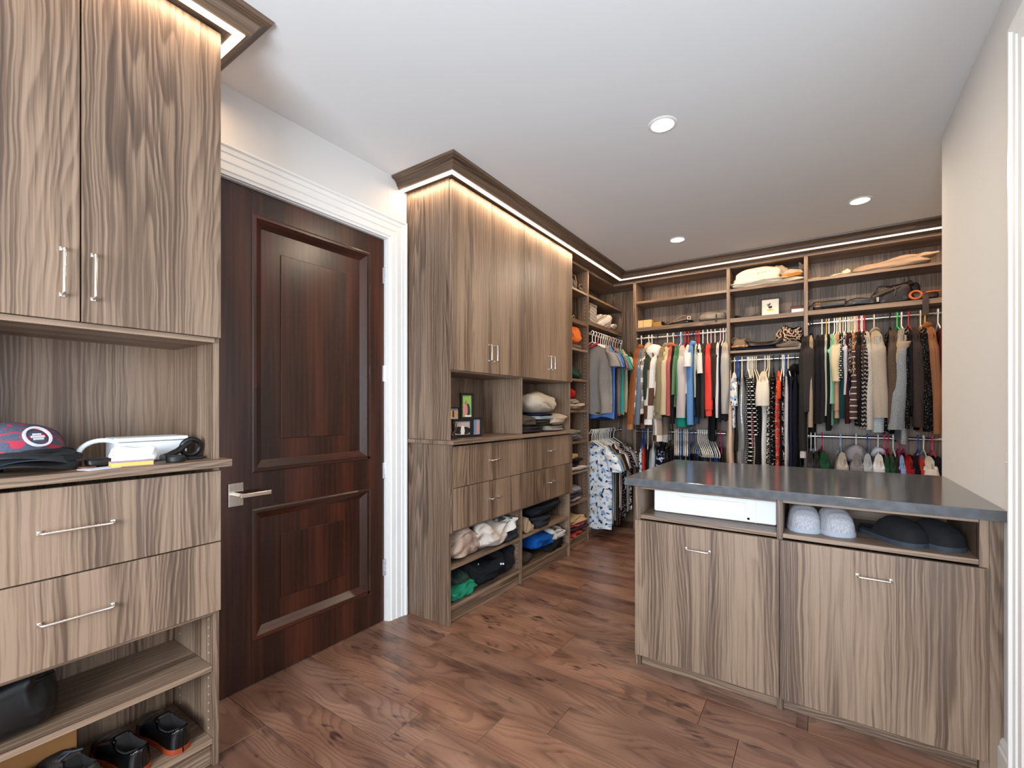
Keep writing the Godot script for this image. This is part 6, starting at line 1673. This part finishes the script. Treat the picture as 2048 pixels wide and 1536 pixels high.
	hang("sweater", "camel brown sweater with a turned collar at the right end of the rod", "sweater", V(0.7, 2.064, -4.87), -1.491, "yellow", "camel sweater", "marl:#6f4a32:#94684b", {"collar": "#8a5230", "cr": 0.022, "rz": 0.042, "th": 0.027, "sz": -0.031, "sl": 0.769, "len": 0.7})
	hang("blouse", "maroon blouse half hidden by the white wall", "blouse", V(0.777, 2.064, -4.87), -1.561, "white", "maroon blouse", "#471018", {"rz": 0.029, "th": 0.019, "sl": 0.737, "len": 0.7})
	hang("blazer", "dark grey blazer first on the lower right rod", "blazer", V(-0.063, 1.06, -4.87), -1.586, "white", "dark grey blazer", "#3c3a3f", {"rz": 0.031, "th": 0.02, "sl": 0.359, "len": 0.419})
	hang("jacket", "charcoal suit jacket second on the lower right rod", "jacket", V(-0.033, 1.06, -4.87), -1.511, "white", "charcoal suit jacket", "#29282d", {"rz": 0.03, "th": 0.019, "sl": 0.354, "len": 0.414})
	hang("jacket", "bottle green jacket with a pale button", "jacket", V(0.018, 1.06, -4.87), -1.486, "magenta", "bottle green jacket", "#1d4a33", {"rz": 0.045, "th": 0.045, "sl": 0.347, "len": 0.407})
	hang("shirt", "light beige-grey shirt on a pale blue hanger", "shirt", V(0.151, 1.06, -4.87), -1.516, "pale blue", "beige-grey shirt", "#a9a39d", {"rz": 0.045, "th": 0.04, "sl": 0.333, "len": 0.393})
	hang("hoodie", "grey hooded sweatshirt with a big hood on the lower right rod", "sweater", V(0.259, 1.06, -4.87), -1.576, "white", "grey hooded sweatshirt", "#7c7a80", {"hood": "#85828a", "rz": 0.05, "th": 0.05, "sl": 0.322, "len": 0.382})
	hang("shirt", "ice blue shirt right of the grey hooded sweatshirt", "shirt", V(0.336, 1.06, -4.87), -1.636, "blue", "ice blue shirt", "#a8aeba", {"rz": 0.04, "th": 0.033, "sl": 0.315, "len": 0.375})
	hang("shirt", "white collared shirt in the middle of the lower right rod", "shirt", V(0.406, 1.06, -4.87), -1.616, "white", "white collared shirt", "#d3d1d6", {"collar": "#cfd2da", "rz": 0.045, "th": 0.034, "sl": 0.306, "len": 0.366})
	hang("vest", "dark green vest on a bright pink hanger", "vest", V(0.445, 1.06, -4.87), -1.551, "pink", "green vest", "#1f4735", {"rz": 0.019, "th": 0.014, "sl": 0.3, "len": 0.36})
	hang("jacket", "forest green jacket on a red hanger", "jacket", V(0.471, 1.06, -4.87), -1.516, "red", "forest green jacket", "#2b4234", {"rz": 0.023, "th": 0.015, "sl": 0.296, "len": 0.356})
	hang("jacket", "dark brown jacket right of the two green ones", "jacket", V(0.503, 1.06, -4.87), -1.516, "white", "dark brown jacket", "#2f2523", {"rz": 0.024, "th": 0.016, "sl": 0.293, "len": 0.353})
	hang("shirt", "light blue shirt between the brown and the red jackets", "shirt", V(0.534, 1.06, -4.87), -1.536, "magenta", "light blue shirt", "#86a0cf", {"rz": 0.024, "th": 0.016, "sl": 0.29, "len": 0.35})
	hang("jacket", "red jacket with a dark green hem", "jacket", V(0.569, 1.06, -4.87), -1.491, "magenta", "red jacket", "#8c1d22", {"rz": 0.04, "th": 0.024, "sl": 0.285, "len": 0.345})
	hang("jacket", "black padded jacket right of the red one", "jacket", V(0.603, 1.06, -4.87), -1.471, "", "", "#141316", {"rz": 0.026, "th": 0.017, "sl": 0.28, "len": 0.34})
	hang("tee_shirt", "brick red tee on a blue hanger", "shirt", V(0.658, 1.06, -4.87), -1.556, "blue", "brick red tee", "#a63a30", {"rz": 0.022, "th": 0.014, "sl": 0.276, "len": 0.336})
	hang("shirt", "cream short-sleeved shirt near the right end of the lower rod", "shirt", V(0.691, 1.06, -4.87), -1.496, "white", "cream short-sleeved shirt", "#cbc6be", {"len": 0.5, "rz": 0.045, "th": 0.024, "sl": 0.175, "kind": "tee"})
	hang("jacket", "dark navy jacket half hidden by the white wall", "jacket", V(0.742, 1.06, -4.87), -1.481, "pink", "dark navy jacket", "#161620", {"rz": 0.045, "th": 0.021, "sl": 0.265, "len": 0.325})
	hang("tee_shirt", "grey heather tee with a striped red neckband facing the room", "shirt", V(-1.91, 2.064, -4.274), -0.175, "white", "grey heather tee", "marl:#5d5955:#9a938c", {"len": 0.7, "w": 0.22, "sl": 0.17, "rz": 0.055, "th": 0.03, "rx": 0.05, "amp": 0.9, "collar": "#a2303a", "cr": 0.009, "kind": "tee"})
	hang("tee_shirt", "sky blue tee just behind the grey heather one", "shirt", V(-1.91, 2.064, -4.348), -0.105, "white", "sky blue tee", "#4f78b5", {"len": 0.74, "w": 0.22, "sl": 0.17, "rz": 0.04, "th": 0.016, "rx": 0.05, "kind": "tee"})
	hang("tee_shirt", "navy tee third in the corner row", "shirt", V(-1.91, 2.064, -4.418), -0.14, "light pink", "navy tee", "#1c2540", {"len": 0.76, "w": 0.215, "sl": 0.17, "rz": 0.04, "th": 0.016, "rx": 0.05, "kind": "tee"})
	hang("tee_shirt", "dusty mauve tee fourth in the corner row", "shirt", V(-1.91, 2.064, -4.483), -0.087, "white", "mauve tee", "#7c6769", {"len": 0.7, "w": 0.21, "sl": 0.17, "rz": 0.04, "th": 0.016, "rx": 0.05, "kind": "tee"})
	hang("tee_shirt", "tan tee with a navy sleeve band", "shirt", V(-1.91, 2.064, -4.543), -0.175, "white", "tan tee", "#8c6d5c", {"len": 0.71, "w": 0.215, "sl": 0.17, "rz": 0.04, "th": 0.016, "rx": 0.05, "kind": "tee"})
	hang("tee_shirt", "tee with a bright teal sleeve in the corner row", "shirt", V(-1.91, 2.064, -4.597), -0.105, "white", "bright teal tee", "#2f8d86", {"len": 0.7, "w": 0.22, "sl": 0.17, "rz": 0.04, "th": 0.016, "rx": 0.05, "kind": "tee"})
	hang("tee_shirt", "pale apricot tee in the corner row", "shirt", V(-1.91, 2.064, -4.652), -0.14, "cream", "apricot tee", "#c08a5f", {"len": 0.7, "w": 0.2, "sl": 0.17, "rz": 0.04, "th": 0.016, "rx": 0.05, "kind": "tee"})
	hang("tee_shirt", "cream tee with a long sleeve in the corner row", "shirt", V(-1.91, 2.064, -4.708), -0.087, "light pink", "cream tee", "#b3a88f", {"len": 0.69, "w": 0.22, "sl": 0.17, "rz": 0.04, "th": 0.016, "rx": 0.05, "kind": "tee"})
	hang("tee_shirt", "olive tee ninth in the corner row", "shirt", V(-1.91, 2.064, -4.765), -0.175, "grey", "olive tee", "#4b4a38", {"len": 0.72, "w": 0.21, "sl": 0.17, "rz": 0.04, "th": 0.016, "rx": 0.05, "kind": "tee"})
	hang("tee_shirt", "dark green tee with pale stripes at the sleeve", "shirt", V(-1.91, 2.064, -4.823), -0.105, "cream", "striped dark green tee", "#26402f", {"len": 0.72, "w": 0.22, "sl": 0.17, "rz": 0.04, "th": 0.016, "rx": 0.05, "bmat": "#26402f", "kind": "tee"})
	hang("tee_shirt", "charcoal tee eleventh in the corner row", "shirt", V(-1.91, 2.064, -4.898), -0.14, "light pink", "charcoal tee", "#2c2c30", {"len": 0.7, "w": 0.2, "sl": 0.17, "rz": 0.04, "th": 0.016, "rx": 0.05, "kind": "tee"})
	hang("tee_shirt", "bottle green tee second from the corner end", "shirt", V(-1.91, 2.064, -4.974), -0.087, "grey", "bottle green tee", "#1e5138", {"len": 0.7, "w": 0.21, "sl": 0.17, "rz": 0.04, "th": 0.016, "rx": 0.05, "kind": "tee"})
	hang("tee_shirt", "orange tee last in the corner row, next to the rust jacket", "shirt", V(-1.91, 2.064, -5.07), -0.175, "white", "orange tee", "#bf5f27", {"len": 0.66, "w": 0.21, "sl": 0.17, "rz": 0.04, "th": 0.016, "rx": 0.05, "kind": "tee"})
	hang("tee_shirt", "white tee with a blue and ochre watercolour print facing the room", "shirt", V(-1.91, 1.06, -4.268), -0.157, "white", "watercolour print tee", "watercolour", {"len": 0.84, "w": 0.225, "sl": 0.19, "rz": 0.045, "th": 0.026, "rx": 0.06, "kind": "tee"})
	hang("tee_shirt", "pale blue tee just behind the watercolour print", "shirt", V(-1.91, 1.06, -4.317), -0.087, "white", "pale blue tee", "#7e9cc0", {"len": 0.8, "w": 0.22, "sl": 0.19, "rz": 0.032, "th": 0.014, "rx": 0.06, "kind": "tee"})
	hang("tee_shirt", "long navy tee on the lower corner rod", "shirt", V(-1.91, 1.06, -4.361), -0.192, "white", "navy long tee", "#171b2c", {"len": 0.86, "w": 0.22, "sl": 0.19, "rz": 0.032, "th": 0.014, "rx": 0.06, "kind": "tee"})
	hang("blouse", "beige top with a thin sleeve on the lower corner rod", "blouse", V(-1.91, 1.06, -4.405), -0.122, "cream", "beige top", "#8d7f69", {"len": 0.76, "w": 0.21, "sl": 0.19, "rz": 0.032, "th": 0.014, "rx": 0.06, "kind": "tee"})
	hang("blouse", "dark olive top on the lower corner rod", "blouse", V(-1.91, 1.06, -4.45), -0.157, "white", "dark olive top", "#2b2a26", {"len": 0.84, "w": 0.22, "sl": 0.19, "rz": 0.032, "th": 0.014, "rx": 0.06, "kind": "tee"})
	hang("blouse", "soft black top on the lower corner rod", "blouse", V(-1.91, 1.06, -4.49), -0.087, "white", "soft black top", "#1a1a1e", {"len": 0.8, "w": 0.21, "sl": 0.19, "rz": 0.032, "th": 0.014, "rx": 0.06, "kind": "tee"})
	hang("tee_shirt", "plain white tee on the lower corner rod", "shirt", V(-1.91, 1.06, -4.529), -0.192, "white", "white crew tee", "#d6d3d3", {"len": 0.66, "w": 0.22, "sl": 0.19, "rz": 0.032, "th": 0.014, "rx": 0.06, "kind": "tee"})
	hang("blouse", "maroon print top hanging low on the lower corner rod", "blouse", V(-1.91, 1.06, -4.57), -0.122, "white", "maroon print top", "maroonprint", {"len": 0.84, "w": 0.2, "sl": 0.19, "rz": 0.032, "th": 0.014, "rx": 0.06, "kind": "tee"})
	hang("blouse", "pale pink top behind the maroon print", "blouse", V(-1.91, 1.06, -4.61), -0.157, "white", "pale pink top", "#b79a92", {"len": 0.7, "w": 0.2, "sl": 0.19, "rz": 0.032, "th": 0.014, "rx": 0.06, "kind": "tee"})
	hang("blouse", "black and white print blouse on the lower corner rod", "blouse", V(-1.91, 1.06, -4.652), -0.087, "white", "black and white print blouse", "floral", {"len": 0.78, "w": 0.22, "sl": 0.19, "rz": 0.032, "th": 0.014, "rx": 0.06, "kind": "tee"})
	hang("blouse", "dark mixed print top on the lower corner rod", "blouse", V(-1.91, 1.06, -4.694), -0.192, "white", "mixed print top", "specks", {"len": 0.8, "w": 0.22, "sl": 0.19, "rz": 0.032, "th": 0.014, "rx": 0.06, "kind": "tee"})
	hang("blouse", "pale grey lace top near the end of the lower corner rod", "blouse", V(-1.91, 1.06, -4.751), -0.122, "white", "pale grey lace top", "#9a9399", {"len": 0.74, "w": 0.22, "sl": 0.19, "rz": 0.032, "th": 0.014, "rx": 0.06, "kind": "tee"})
	hang("blouse", "grey zebra print blouse at the end of the lower corner rod", "blouse", V(-1.91, 1.06, -4.853), -0.157, "white", "grey zebra blouse", "zebra", {"len": 0.74, "w": 0.22, "sl": 0.19, "rz": 0.032, "th": 0.014, "rx": 0.06, "kind": "tee"})
